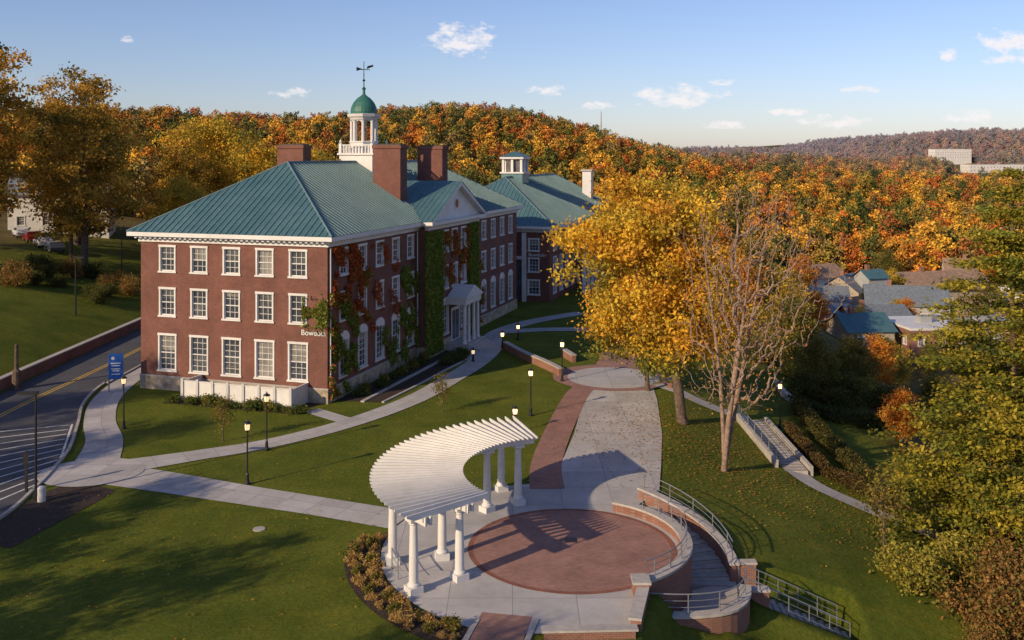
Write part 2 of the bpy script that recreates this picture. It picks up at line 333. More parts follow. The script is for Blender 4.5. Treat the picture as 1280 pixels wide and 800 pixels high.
# ---------------------------------------------------------------- walls & stairs by plaza
st=MB()
for i in range(11):
    a0=52-i*5.2; zt=-.136*(i+1); st.arc(CX,CY,5.42,7.25,a0,a0-5.2,-2.6,zt,CAP,2); st.arc(CX,CY,5.44,7.23,a0-4.6,a0-5.18,zt+.001,zt+.006,EDGESHADE,1)
land=[(CX+5.42*cos(radians(t)),CY+5.42*sin(radians(t))) for t in range(-58,-4,6)]
st.prism([(5.7,39.5),(8.8,39.75),(9.95,41.6),(10.25,44.1),(9.4,44.1),(9.3,43.6)]+land[::-1],-2.6,-1.5,CAP)
for i in range(14): st.box(10.25+i*.36,10.61+i*.36,42.3,43.95,-8,-1.5-.16*(i+1),CAP); st.box(10.53+i*.36,10.605+i*.36,42.31,43.94,-1.499-.16*(i+1),-1.495-.16*(i+1),EDGESHADE)
st.obj('curved_concrete_stairs')
w=MB()
w.arc(CX,CY,5.0,5.4,62,-60,-3,.42,BRICKW,40); w.arc(CX,CY,4.94,5.46,62.4,-60.4,.42,.52,CAP,40); w.obj('curved_brick_wall')
w=MB()
w.arc(CX,CY,7.27,7.62,58,-1,-3,.55,BRICKW,24,-3.2,-.75); w.arc(CX,CY,7.22,7.67,58.3,-1.3,.55,.65,CAP,24,-.75,-.65); w.obj('stair_cheek_wall')
w=MB()
fw=[(5.2,39.35),(7.2,39.2),(8.9,39.6),(9.8,40.6),(10.2,41.9)]; fw=smoothpts(fw,4)
w.wall(fw,.36,-4.5,-.8,BRICKW); w.wall(fw,.48,-.8,-.7,CAP)
w.box(10.0,11.2,41.8,42.2,-5,-1.0,BRICKW); w.box(9.95,11.25,41.76,42.24,-1.0,-.9,CAP)
w.box(10.0,11.2,44.05,44.4,-5,-.75,BRICKW); w.box(9.95,11.25,44.01,44.45,-.75,-.65,CAP)
w.obj('landing_brick_wall')
w=MB()
w.wall([(4.7,36.4),(5.3,38.9)],.4,-3,.42,BRICKW); w.wall([(4.65,36.3),(5.33,39.0)],.5,.42,.52,CAP)
w.box(4.95,5.6,38.95,39.75,-3,.6,BRICKW); w.box(4.9,5.65,38.9,39.8,.6,.7,CAP)
w.wall([(1.2,35.8),(4.6,35.95)],.35,-1,.3,BRICKW); w.wall([(1.1,35.8),(4.7,35.95)],.45,.3,.38,CAP); w.obj('low_brick_wall')
def rail(name,P,h=1.0,every=1):
    m=MB()
    for i,p in enumerate(P):
        if i%every==0: m.tube(p,(p[0],p[1],p[2]+h),.028,.028,6,METAL)
        if i<len(P)-1:
            q=P[i+1]
            for f in (1,.66,.33): m.tube((p[0],p[1],p[2]+h*f),(q[0],q[1],q[2]+h*f),.028 if f==1 else .014,.028 if f==1 else .014,6,METAL)
    return m.obj(name)
rail('metal_railing',[(CX+5.2*cos(radians(t)),CY+5.2*sin(radians(t)),.5) for t in range(44,-60,-6)],.75,2)
rail('metal_railing',[(CX+7.45*cos(radians(t)),CY+7.45*sin(radians(t)),.62-1.3*(58-t)/59) for t in range(56,-3,-6)],.8,2)
rail('metal_railing',[(x,y,-.7) for x,y in fw[1:-1]],.8,3)
for yy in (42.3,44.0): rail('metal_railing',[(10.4+i*.9,yy,-1.55-.4*i) for i in range(6)],.95)
rail('metal_railing',[(CX+8.3*cos(radians(t)),CY+8.3*sin(radians(t)),.03) for t in range(196,212,4)],.9,2)
w=MB()
for P in ([(-.6,89.6),(1.0,85.3),(3.0,81),(4.0,78.4)],[(11.6,88),(11.9,83.6)],[(12.2,74.2),(13.3,79),(12.9,81.5)],[(4.6,86.5),(5.4,83.6)],[(13.6,84),(14.3,90)]):
    P=smoothpts(P,4); w.wall(P,.35,-.9,.6,BRICKW); w.wall(P,.46,.6,.7,CAP)
w.obj('seat_wall')
ribbon('hillside_path',[(11.6,75.5),(13.2,72.8),(15.2,71),(17.3,70.2)],1.5,.09,CONC,True,10)
w=MB()
for i in range(20):
    f=i/20; x=17.4+.4*f;y=70.0-9.6*f; z=Tz(17.8,70)+.22-(Tz(17.8,70)-Tz(18.2,60.4))*f
    w.box(x-.85,x+.85,y-.48,y,z-1.2,z,CAP); w.box(x-.84,x+.84,y-.47,y-.36,z+.001,z+.006,EDGESHADE)
w.wall([(16.3,70),(16.7,60.6)],.25,-6,[Tz(16.3,70)+.5,Tz(16.7,60.6)+.5],CAP)
w.wall([(18.5,70),(18.9,60.6)],.25,-6,[Tz(18.5,70)+.6,Tz(18.9,60.6)+.6],CAP)
w.obj('hillside_stairs')
rail('metal_railing',[(16.3+.4*i/6,70-9.4*i/6,Tz(16.3,70)+.5+(Tz(16.7,60.6)-Tz(16.3,70))*i/6) for i in range(7)],.7)
ribbon('hillside_path',[(17.8,60.8),(18.6,58.7),(20.6,57),(23,55.5),(26,54.5)],1.5,.09,CONC,True,10)
w=MB(); P=smoothpts([(23.2,84),(22.8,79.5),(24.5,77.6),(29,78)],5); w.wall(P,.4,-8,[Tz(*p)+.55 for p in P],CAP); w.obj('garden_wall')

# ---------------------------------------------------------------- pergola
pe=empty('pergola',(CX,CY,0))
def col_mesh():
    m=MB(); m.box(-.3,.3,-.3,.3,.03,.32,WHITE); m.revolve(0,0,[(.25,.32),(.27,.36),(.25,.42),(.2,.46),(.195,1.4),(.16,2.78),(.16,2.84),(.21,2.88),(.17,2.92),(.23,2.99)],20,WHITE); m.box(-.27,.27,-.27,.27,2.99,3.12,WHITE)
    return m
for i,(ang,r) in enumerate([(a,r) for a in (114,132,192,214) for r in (6.0,8.2)]):
    o=col_mesh().obj('column_%d'%(i+1),pe,(r*cos(radians(ang)),r*sin(radians(ang)),0),radians(ang))
m=MB()
for r in (6.0,8.2):
    for dr in (-.13,.13): m.arc(0,0,r+dr-.045,r+dr+.045,106,222,3.12,3.46,WHITE,40)
m.obj('beams',pe)
m=MB()
for i in range(41):
    a=radians(107+114*i/40); c,s=cos(a),sin(a)
    def Q(r,t,z): return (r*c-t*s,r*s+t*c,z)
    for (r0,r1,zb0,zb1) in ((5.0,5.35,3.62,3.44),(5.35,8.85,3.44,3.44),(8.85,9.2,3.44,3.62)):
        m.hexa([Q(r0,-.03,zb0),Q(r1,-.03,zb1),Q(r1,.03,zb1),Q(r0,.03,zb0),Q(r0,-.03,3.70),Q(r1,-.03,3.70),Q(r1,.03,3.70),Q(r0,.03,3.70)],WHITE)
m.obj('rafters',pe)

# ---------------------------------------------------------------- buildings
class Fac:
    def __init__(s,mb,o,d,n): s.mb=mb;s.o=Vector(o);s.d=Vector(d);s.n=Vector(n)
    def P(s,a,out,z): p=s.o+s.d*a+s.n*out; return (p.x,p.y,z)
    def box(s,a0,a1,o0,o1,z0,z1,mat): P=s.P; s.mb.hexa([P(a0,o0,z0),P(a1,o0,z0),P(a1,o1,z0),P(a0,o1,z0),P(a0,o0,z1),P(a1,o0,z1),P(a1,o1,z1),P(a0,o1,z1)],mat)
    def quad(s,a0,a1,z0,z1,out,mat): P=s.P; s.mb.add([P(a0,out,z0),P(a1,out,z0),P(a1,out,z1),P(a0,out,z1)],[(0,1,2,3)],mat)
    def wall(s,a0,a1,z0,z1,ops,mat,win):
        A=sorted({a0,a1}|{x for o in ops for x in (o[0],o[1])}); Z=sorted({z0,z1}|{x for o in ops for x in (o[2],o[3])})
        for i in range(len(A)-1):
            for j in range(len(Z)-1):
                ca=(A[i]+A[i+1])/2;cz=(Z[j]+Z[j+1])/2
                if any(o[0]<ca<o[1] and o[2]<cz<o[3] for o in ops): continue
                s.quad(A[i],A[i+1],Z[j],Z[j+1],0,mat)
        sv=s.mb
        for o in ops: s.mb=win; s.window(*o); s.mb=sv
    def window(s,a0,a1,z0,z1,arch=False):
        P=s.P;mb=s.mb
        for (x,y) in ((a0,a0),(a1,a1)): mb.add([P(x,0,z0),P(x,-.2,z0),P(x,-.2,z1),P(x,0,z1)],[(0,1,2,3)],WHITE)
        for z in (z0,z1): mb.add([P(a0,0,z),P(a1,0,z),P(a1,-.2,z),P(a0,-.2,z)],[(0,1,2,3)],WHITE)
        zm=(z0+z1)/2; r=random.random(); up=GL[2] if r<.4 else GL[1] if r<.6 else GL[0]; lo=GL[2] if r<.10 else GL[1] if r>.75 else GL[0]
        zs=zm if random.random()<.5 else z0+(z1-z0)*random.uniform(.5,.85)
        s.quad(a0,a1,z0,zs,-.165,lo); s.quad(a0,a1,zs,z1,-.165,up)
        s.box(a0-.13,a0,.002,.055,z0,z1,WHITE); s.box(a1,a1+.13,.002,.055,z0,z1,WHITE)
        s.box(a0-.17,a1+.17,.002,.075,z1,z1+.17,WHITE); s.box(a0-.2,a1+.2,.002,.11,z0-.13,z0,WHITE)
        s.box(a0+.002,a0+.06,-.15,-.08,z0+.002,z1-.002,WHITE); s.box(a1-.06,a1-.002,-.15,-.08,z0+.002,z1-.002,WHITE)
        s.box(a0+.06,a1-.06,-.15,-.08,z1-.065,z1-.002,WHITE); s.box(a0+.06,a1-.06,-.15,-.08,z0+.002,z0+.075,WHITE); s.box(a0+.06,a1-.06,-.15,-.075,zm-.035,zm+.035,WHITE)
        for i in (1,2):
            x=a0+(a1-a0)*i/3; s.box(x-.017,x+.017,-.152,-.12,z0+.075,z1-.065,WHITE)
        nz=2 if z1-z0<2.5 else 3
        for (b0,b1) in ((z0,zm),(zm,z1)):
            for i in range(1,nz): z=b0+(b1-b0)*i/nz; s.box(a0+.06,a1-.06,-.151,-.118,z-.017,z+.017,WHITE)
        if arch:
            c=(a0+a1)/2;R=(a1-a0)/2+.17;vs=[];n=10
            for o in (.004,.06):
                for k in range(n+1): t=pi*k/n; vs.append(P(c+R*cos(t),o,z1+.172+R*.62*sin(t)))
            fs=[tuple(range(n+1)),tuple(range(n+1,2*n+2))]+[(k,k+1,n+2+k,n+1+k) for k in range(n)]
            mb.add(vs,fs,WHITE)
def hip(mb,x0,x1,y0,y1,ze,rise,sm=.55,skip=None):
    h=(y1-y0)/2; yc=(y0+y1)/2; zr=ze+rise
    mb.add([(x0,y0,ze),(x1,y0,ze),(x1,y1,ze),(x0,y1,ze),(x0+h,yc,zr),(x1-h,yc,zr)],[(0,1,5,4),(1,2,5),(2,3,4,5),(3,0,4)],ROOF)
    g=rise/h; T_=.022
    def seam(p,q):
        p=Vector(p);q=Vector(q); d=(q-p).normalized(); sd=d.cross(Vector((0,0,1))).normalized()*T_; up=sd.cross(d).normalized()
        if up.z<0: up=-up
        up*=.07; dn=-up*.1
        mb.hexa([p-sd+dn,q-sd+dn,q+sd+dn,p+sd+dn,p-sd+up,q-sd+up,q+sd+up,p+sd+up],SEAM)
    n=int((x1-x0)/sm)
    for i in range(1,n):
        x=x0+(x1-x0)*i/n; r=min(h,x-x0,x1-x)-.03
        if r<.3: continue
        if not(skip and skip[0]<x<skip[1]): seam((x,y0,ze),(x,y0+r,ze+r*g))
        else:
            r0=max(0,(min(x-skip[0],skip[1]-x))*skip[2]/g)
            if r0<r-.2: seam((x,y0+r0,ze+r0*g),(x,y0+r,ze+r*g))
        seam((x,y1,ze),(x,y1-r,ze+r*g))
    n=int((y1-y0)/sm)
    for i in range(1,n):
        y=y0+(y1-y0)*i/n; r=min(y-y0,y1-y)-.03
        if r<.3: continue
        seam((x0,y,ze),(x0+r,y,ze+r*g)); seam((x1,y,ze),(x1-r,y,ze+r*g))
    for p,q in (((x0,y0,ze),(x0+h,yc,zr)),((x0,y1,ze),(x0+h,yc,zr)),((x1,y0,ze),(x1-h,yc,zr)),((x1,y1,ze),(x1-h,yc,zr)),((x0+h,yc,zr),(x1-h,yc,zr))):
        mb.tube(Vector(p)+Vector((0,0,.03)),Vector(q)+Vector((0,0,.03)),.08,.08,6,SEAM)
def cornice(mb,x0,x1,y0,y1,z,dent=True):
    for (o,a,b) in ((.14,z-.62,z-.34),(.34,z-.34,z-.16),(.74,z-.16,z+.16)):
        e=.003
        mb.box(x0-o,x1+o,y0-o,y0+.3,a+e,b,WHITE); mb.box(x0-o,x1+o,y1-.3,y1+o,a+e,b,WHITE)
        mb.box(x0-o,x0+.3,y0+.3,y1-.3,a+e,b,WHITE); mb.box(x1-.3,x1+o,y0+.3,y1-.3,a+e,b,WHITE)
    if dent:
        x=x0
        while x<x1: mb.box(x,x+.2,y0-.52,y0-.345,z-.33,z-.165,WHITE); x+=.45
        y=y0
        while y<y1: mb.box(x0-.52,x0-.345,y,y+.2,z-.33,z-.165,WHITE); y+=.45
ANG=atan2(.953,.303)
B1=(-13.4,69.7)
def loc(b,x,y): return (b[0]+.303*x-.953*y, b[1]+.953*x+.303*y)
bd=empty('brick_academic_building',(B1[0],B1[1],0),ANG)
wl=MB();wn=MB();tr=MB();rf=MB()
def ops(cols,rows,wd,arch=()):
    o=[]
    for c in cols:
        for j,(a,b) in enumerate(rows):
            ww=wd*(1.12 if j==0 else 1); o.append((c-ww/2,c+ww/2,a,b,(j in arch)))
    return o
rows=[(1.55,4.2),(5.75,7.75),(9.15,11.0)]
W=16.2;L=46.0
fs=Fac(wl,(0,W),(0,-1),(-1,0))
fs.wall(0,W,1.0,11.5,ops([W-c for c in (2.4,5.2,8.05,10.9,13.75)],rows,1.25),BRICK,wn)
fl=Fac(wl,(0,0),(1,0),(0,-1))
fl.wall(0,16.5,1.0,11.5,ops([2.5,5.6,8.7,11.8,14.9],rows,1.2,(0,)),BRICK,wn)
fl.wall(29.5,L,1.0,11.5,ops([31.1,34.2,37.3,40.4,43.5],rows,1.2,(0,)),BRICK,wn)
fc=Fac(wl,(0,-1.0),(1,0),(0,-1))
o_=[o for o in ops([18.2,20.6,23,25.4,27.8],rows,1.2,(0,)) if not(o[2]<2 and 21<(o[0]+o[1])/2<25)]
fc.wall(16.5,29.5,1.0,11.5,o_,BRICK,wn)
wl.box(16.5,16.503,-1.0,0,1.0,11.5,BRICK); wl.box(29.497,29.5,-1.0,0,1.0,11.5,BRICK)
wl.box(0.3,L,W-.05,W,0,11.5,BRICK); wl.box(L-.05,L,0,W-.06,0,11.5,BRICK)
wl.box(-.07,.0,-.07,W+.05,-.3,1.0,STONE); wl.box(.003,16.5,-.07,0,-.3,1.0,STONE); wl.box(29.5,L,-.07,0,-.3,1.0,STONE); wl.box(16.43,29.57,-1.07,-1.0,-.3,1.0,STONE); wl.box(16.43,16.5,-1.0,-.07,-.3,1.0,STONE)
tr.box(-.1,0,-.1,W+.05,1.0,1.1,CAP); tr.box(.003,16.4,-.1,0,1.0,1.1,CAP); tr.box(29.6,L,-.1,0,1.0,1.1,CAP); tr.box(16.4,29.6,-1.1,-1.003,1.0,1.1,CAP)
cornice(tr,0,L,0,W,12.0)
for (o,a,b) in ((.14,11.39,11.65),(.34,11.67,11.83),(.74,11.845,12.14)):
    tr.box(16.5-o,29.5+o,-1.0-o,-.76,a,b,WHITE)
x=16.5
while x<29.5: tr.box(x,x+.2,-1.52,-1.345,11.68,11.83,WHITE); x+=.45
hip(rf,-.75,L+.75,-.75,W+.75,12.17,5.3,skip=(15.7,30.3,.47))
sl=.47
for sg in (-1,1):
    xe=23+sg*7.3; zr=12.19+7.3*sl
    rf.add([(xe,-1.8,12.19),(23,-1.8,zr),(23,5.1,zr),(xe,-.7,12.19)],[(0,1,2,3)],ROOF)
    y=-1.6
    while y<4.8:
        xs_=7.3-max(0,(y+.75)*.6/sl)
        if xs_>.3: rf.tube((23+sg*xs_,y,12.2+(7.3-xs_)*sl+.02),(23,y,zr+.02),.03,.03,4,SEAM)
        y+=.5
    P=[(xe,12.02),(23,12.02+7.3*sl)]
    tr.hexa([(P[0][0],-1.75,P[0][1]-.12),(P[1][0],-1.75,P[1][1]-.25),(P[1][0],-1.15,P[1][1]-.25),(P[0][0],-1.15,P[0][1]-.12),(P[0][0],-1.75,P[0][1]+.14),(P[1][0],-1.75,P[1][1]+.14),(P[1][0],-1.15,P[1][1]+.14),(P[0][0],-1.15,P[0][1]+.14)],WHITE)
tr.add([(16.0,-1.2,12.145),(30.0,-1.2,12.145),(23,-1.2,12.0+6.9*sl)],[(0,1,2)],WHITE)
m=tr; m.tube((23,-1.26,13.5),(23,-1.21,13.5),.55,.55,20,WHITE); m.tube((23,-1.28,13.5),(23,-1.262,13.5),.42,.42,20,GL[0])
for x,y in ((.25,-.12),(16.2,-.12),(29.8,-.12)): tr.tube((x,y,.2),(x,y,11.3),.06,.06,8,WHITE)
for x in (21.2,22.3,23.7,24.8): tr.revolve(x,-2.7,[(.22,.6),(.22,.75),(.17,.8),(.14,4.0),(.2,4.1),(.2,4.2)],14,WHITE)
tr.box(20.9,25.1,-2.95,-1.05,4.2,4.75,WHITE); tr.box(20.75,25.25,-3.1,-1.05,4.753,4.9,WHITE)
tr.add([(20.75,-3.05,4.903),(25.25,-3.05,4.903),(23,-3.05,5.85),(20.75,-1.1,4.903),(25.25,-1.1,4.903),(23,-1.1,5.85)],[(0,1,2),(0,2,5,3),(1,4,5,2)],WHITE)
tr.box(21.9,24.1,-1.12,-1.08,.6,3.7,WHITE); tr.box(22.15,22.95,-1.14,-1.123,.7,3.4,GL[1]); tr.box(23.05,23.85,-1.14,-1.123,.7,3.4,GL[1])
tr.box(20.7,25.3,-3.3,-1.08,-.2,.6,CAP)
for i in range(4): tr.box(20.9,25.1,-3.3-.35*(i+1),-3.3-.35*i,-.2,.6-.15*(i+1),CAP)
ch=MB()
for (x,y) in ((18.3,3.5),(28.5,3.5),(17.0,12.7)):
    ch.box(x-.75,x+.75,y-1.35,y+1.35,12.5,18.7,BRICK); ch.box(x-.85,x+.85,y-1.45,y+1.45,18.7,19.0,BRICK); ch.box(x-.6,x+.6,y-1.2,y+1.2,19.0,19.12,BLACK)
cu=MB(); cx,cy=22.2,8.1
cu.box(cx-1.75,cx+1.75,cy-1.75,cy+1.75,15.2,18.1,WHITE); cu.box(cx-1.9,cx+1.9,cy-1.9,cy+1.9,18.1,18.28,WHITE)
for sx in (-1,1):
    for sy in (-1,1): cu.box(cx+sx*1.65-.14,cx+sx*1.65+.14,cy+sy*1.65-.14,cy+sy*1.65+.14,18.28,19.2,WHITE); cu.revolve(cx+sx*1.65,cy+sy*1.65,[(.05,19.2),(.13,19.3),(.1,19.42),(.02,19.6)],8,WHITE)
for s in (-1,1):
    cu.box(cx-1.5,cx+1.5,cy+s*1.65-.05,cy+s*1.65+.05,19.0,19.1,WHITE); cu.box(cx+s*1.65-.05,cx+s*1.65+.05,cy-1.5,cy+1.5,19.0,19.1,WHITE)
    for i in range(9):
        t=-1.3+i*.325; cu.box(cx+t-.05,cx+t+.05,cy+s*1.65-.04,cy+s*1.65+.04,18.28,19.0,WHITE); cu.box(cx+s*1.65-.04,cx+s*1.65+.04,cy+t-.05,cy+t+.05,18.28,19.0,WHITE)
cu.revolve(cx,cy,[(1.35,18.28),(1.35,19.25),(1.42,19.3),(1.42,19.4),(1.3,19.45)],8,WHITE,pi/8)
for k in range(8):
    a=pi/8+k*pi/4; px,py=cx+1.18*cos(a),cy+1.18*sin(a)
    cu.revolve(px,py,[(.19,19.42),(.16,19.5),(.15,21.3),(.2,21.45)],8,WHITE)
    b=a+pi/4; q=(cx+1.18*cos(b),cy+1.18*sin(b))
    for j in range(8):
        t0=j/8;t1=(j+1)/8
        z0=21.0+.42*sin(pi*t0)**.6;z1=21.0+.42*max(0,sin(pi*t1))**.6
        p0=(px+(q[0]-px)*t0,py+(q[1]-py)*t0);p1=(px+(q[0]-px)*t1,py+(q[1]-py)*t1)
        cu.add([(*p0,z0),(*p1,z1),(*p1,21.75),(*p0,21.75)],[(0,1,2,3)],WHITE)
cu.revolve(cx,cy,[(1.3,21.5),(1.4,21.7),(1.55,21.8),(1.62,22.05),(1.3,22.1)],8,WHITE,pi/8)
cu.revolve(cx,cy,[(1.28,22.1),(1.3,22.3),(1.22,22.75),(1.0,23.2),(.65,23.6),(.3,23.85),(.14,24.0),(.12,24.4),(.2,24.55),(.05,24.75)],24,COPPER)
cu.revolve(cx,cy,[(.25,19.5),(.45,20.2),(.2,20.7)],12,simple('bell_bronze',(.4,.25,.1),.4,.1,2,metal=.6))
cu.tube((cx,cy,24.7),(cx,cy,27.2),.05,.03,6,BLACK); cu.revolve(cx,cy,[(.02,25.2),(.16,25.35),(.02,25.5)],8,BLACK)
cu.tube((cx-.35,cy+.5,26.4),(cx+.35,cy-.5,26.4),.035,.035,5,BLACK); cu.tube((cx-.4,cy-.25,25.9),(cx+.4,cy+.25,25.9),.03,.03,5,BLACK)
cu.add([(cx-.4,cy+.6,26.25),(cx-.4,cy+.6,26.65),(cx-.05,cy+.1,26.45)],[(0,1,2)],BLACK); cu.add([(cx+.1,cy-.2,26.45),(cx+.5,cy-.75,26.7),(cx+.5,cy-.75,26.9),(cx+.2,cy-.3,26.75)],[(0,1,2,3)],BLACK)
wl.obj('walls',bd); wn.obj('windows',bd); tr.obj('white_trim',bd); rf.obj('metal_roof',bd); ch.obj('chimneys',bd); cu.obj('cupola',bd)
def text(body,size,parent,l,r):
    c=bpy.data.curves.new(body,'FONT'); c.body=body; c.size=size; c.extrude=.02; c.offset=.006; c.align_x='CENTER'; c.materials.append(WHITE)
    o=bpy.data.objects.new('building_lettering',c); COL.objects.link(o); o.parent=parent; o.location=l; o.rotation_euler=r; return o
text('Bowdoin',.56,bd,(-.04,1.12,4.9),(pi/2,0,-pi/2))

B2=(4.6,118.0); W2=17.0;L2=42.0
b2=empty('brick_college_hall',(B2[0],B2[1],0),ANG)
wl=MB();wn=MB();tr=MB();rf=MB();cu=MB()
r2=[(.9,2.6),(3.7,5.3),(6.3,7.7)]
f=Fac(wl,(0,W2),(0,-1),(-1,0)); f.wall(0,W2,0,8.8,ops([2,5,12,15],r2,1.2),BRICK,wn)
f=Fac(wl,(0,0),(1,0),(0,-1)); f.wall(0,L2,0,8.8,ops([2.5+3.1*i for i in range(13)],r2,1.3),BRICK,wn)
wl.box(0.2,L2,W2-.05,W2,0,8.8,BRICK); wl.box(L2-.05,L2,0,W2-.06,0,8.8,BRICK)
cornice(tr,0,L2,0,W2,9.2); hip(rf,-.75,L2+.75,-.75,W2+.75,9.37,5.8)
for yy in (3.2,7.0): tr.box(-.35,-.003,yy-.25,yy+.25,0,8.5,WHITE)
tr.box(-.3,-.003,3.5,6.7,5.2,5.6,WHITE); tr.box(-.2,-.003,3.6,6.6,.3,5.1,GL[1])
for i in range(6): x=9+2.4*i; tr.revolve(x,-2.2,[(.35,0),(.32,.3),(.28,.4),(.24,5.6),(.34,5.8)],14,WHITE)
tr.box(8.3,21.8,-2.8,-.01,5.8,6.5,WHITE)
cu.box(5+6.5,8+6.5,7,10,13,15.6,ROOF); cu.box(4.8+6.5,8.2+6.5,6.8,10.2,15.6,15.8,WHITE)
for sx in (5.2,6.5,7.8):
    for sy in (7.2,8.5,9.8):
        if sx==6.5 and sy==8.5: continue
        cu.box(6.5+sx-.16,6.5+sx+.16,sy-.16,sy+.16,15.8,17.6,WHITE)
cu.box(5.5+6.5,7.5+6.5,7.5,9.5,15.8,17.5,GL[1]); cu.box(4.8+6.5,8.2+6.5,6.8,10.2,17.6,17.9,WHITE)
cu.add([(11.2,6.7,17.9),(14.8,6.7,17.9),(14.8,10.3,17.9),(11.2,10.3,17.9),(13,8.5,18.7)],[(0,1,4),(1,2,4),(2,3,4),(3,0,4)],ROOF)
cu.tube((13,8.5,18.6),(13,8.5,20),.05,.03,5,BLACK)
cu.box(33.2,34.6,2.4,3.8,10,15.6,WHITE); cu.box(33.0,34.8,2.2,4.0,15.6,15.9,CAP)
wl.obj('walls',b2); wn.obj('windows',b2); tr.obj('white_trim',b2); rf.obj('metal_roof',b2); cu.obj('cupola',b2)
text('Bowdoin',.6,b2,(-.04,1.6,5.6),(pi/2,0,-pi/2))

m=MB()
P=[loc(B1,-.1,10.6),loc(B1,-2.3,10.6),loc(B1,-2.3,1.6),loc(B1,-.1,1.6)]
m.wall(P[:2],.12,0,1.45,WHITE); m.wall(P[2:],.12,0,1.45,WHITE)
Q=[loc(B1,-2.36,10.66),loc(B1,-2.36,1.54)]; m.wall(Q,.12,0,1.45,WHITE); m.wall(Q,.2,1.452,1.52,WHITE)
for i in range(8):
    p=loc(B1,-2.45,1.6+9*i/7); m.box(p[0]-.09,p[0]+.09,p[1]-.09,p[1]+.09,0,1.65,WHITE)
m.obj('white_fence')
poly('mulch_bed',[loc(B1,1,-.15),loc(B1,16.2,-.15),loc(B1,16.2,-1.3),loc(B1,20,-1.3),loc(B1,19.4,-4.4),loc(B1,13,-4.1),loc(B1,6,-3.9),loc(B1,1.5,-3.6)],.018,MULCH)
k=MB(); k.wall([loc(B1,1.2,-2.2),loc(B1,8,-2.3),loc(B1,16,-2.4)],.3,0,.1,CAP); k.wall([loc(B1,1.5,-3.7),loc(B1,6,-4.0),loc(B1,13,-4.2),loc(B1,19.4,-4.5)],.2,0,.1,CAP); k.obj('bed_edging')
poly('mulch_bed',[loc(B1,-.1,.5),loc(B1,-3.3,.8),loc(B1,-3.4,11.6),loc(B1,-.1,12)],.018,MULCH)

# ---------------------------------------------------------------- foliage
def leaves(C,size,cols,rng,flat=0.0,asp=.6):
    n=len(C); a=rng.normal(size=(n,3)); 
    nn=rng.normal(size=(n,3)); nn[:,2]=np.abs(nn[:,2])+flat; nn/=np.linalg.norm(nn,axis=1)[:,None]
    a-=nn*(a*nn).sum(1)[:,None]; a/=np.linalg.norm(a,axis=1)[:,None]; b=np.cross(nn,a)
    s=(size*rng.uniform(.6,1.35,n))[:,None]
    V=np.stack([C+a*s,C+b*s*asp,C-a*s,C-b*s*asp],1).reshape(-1,3); F=np.arange(4*n).reshape(n,4); return V,F,np.repeat(cols,4,axis=0)
def leafcols(n,pal,rng,var=.3,w=None):
    pal=np.array(pal); i=rng.choice(len(pal),n,p=w); return pal[i]*rng.uniform(1-var,1+var,(n,1))
def tubes(segs,n=5):
    V=[];F=[];b=0
    for p,q,r0,r1 in segs:
        d=q-p; l=np.linalg.norm(d)
        if l<1e-5: continue
        d=d/l; a=np.cross(d,[0.3,.9,.1] if abs(d[0])<.8 else [0,0,1]); a/=np.linalg.norm(a); c=np.cross(d,a)
        k=r0>.05 and n or 3
        for ctr,r in((p,r0),(q,r1)):
            for j in range(k): t=2*pi*j/k; V.append(ctr+a*(r*cos(t))+c*(r*sin(t)))
        for j in range(k): F.append((b+j,b+(j+1)%k,b+k+(j+1)%k,b+k+j))
        b+=2*k
    return np.array(V),np.array(F)
PROF={'round':lambda t:np.sqrt(np.clip(1-(2*t-.85)**2/1.35,0.02,1)),'cone':lambda t:np.clip((1-t)**.75*1.05,.03,1)*np.clip(.55+t*4,0,1),'vase':lambda t:np.clip(.45+.9*t,0,1)*np.sqrt(np.clip(1-t**4,.0,1)),'oval':lambda t:np.sqrt(np.clip(1-(2*t-1)**2,0.05,1))}
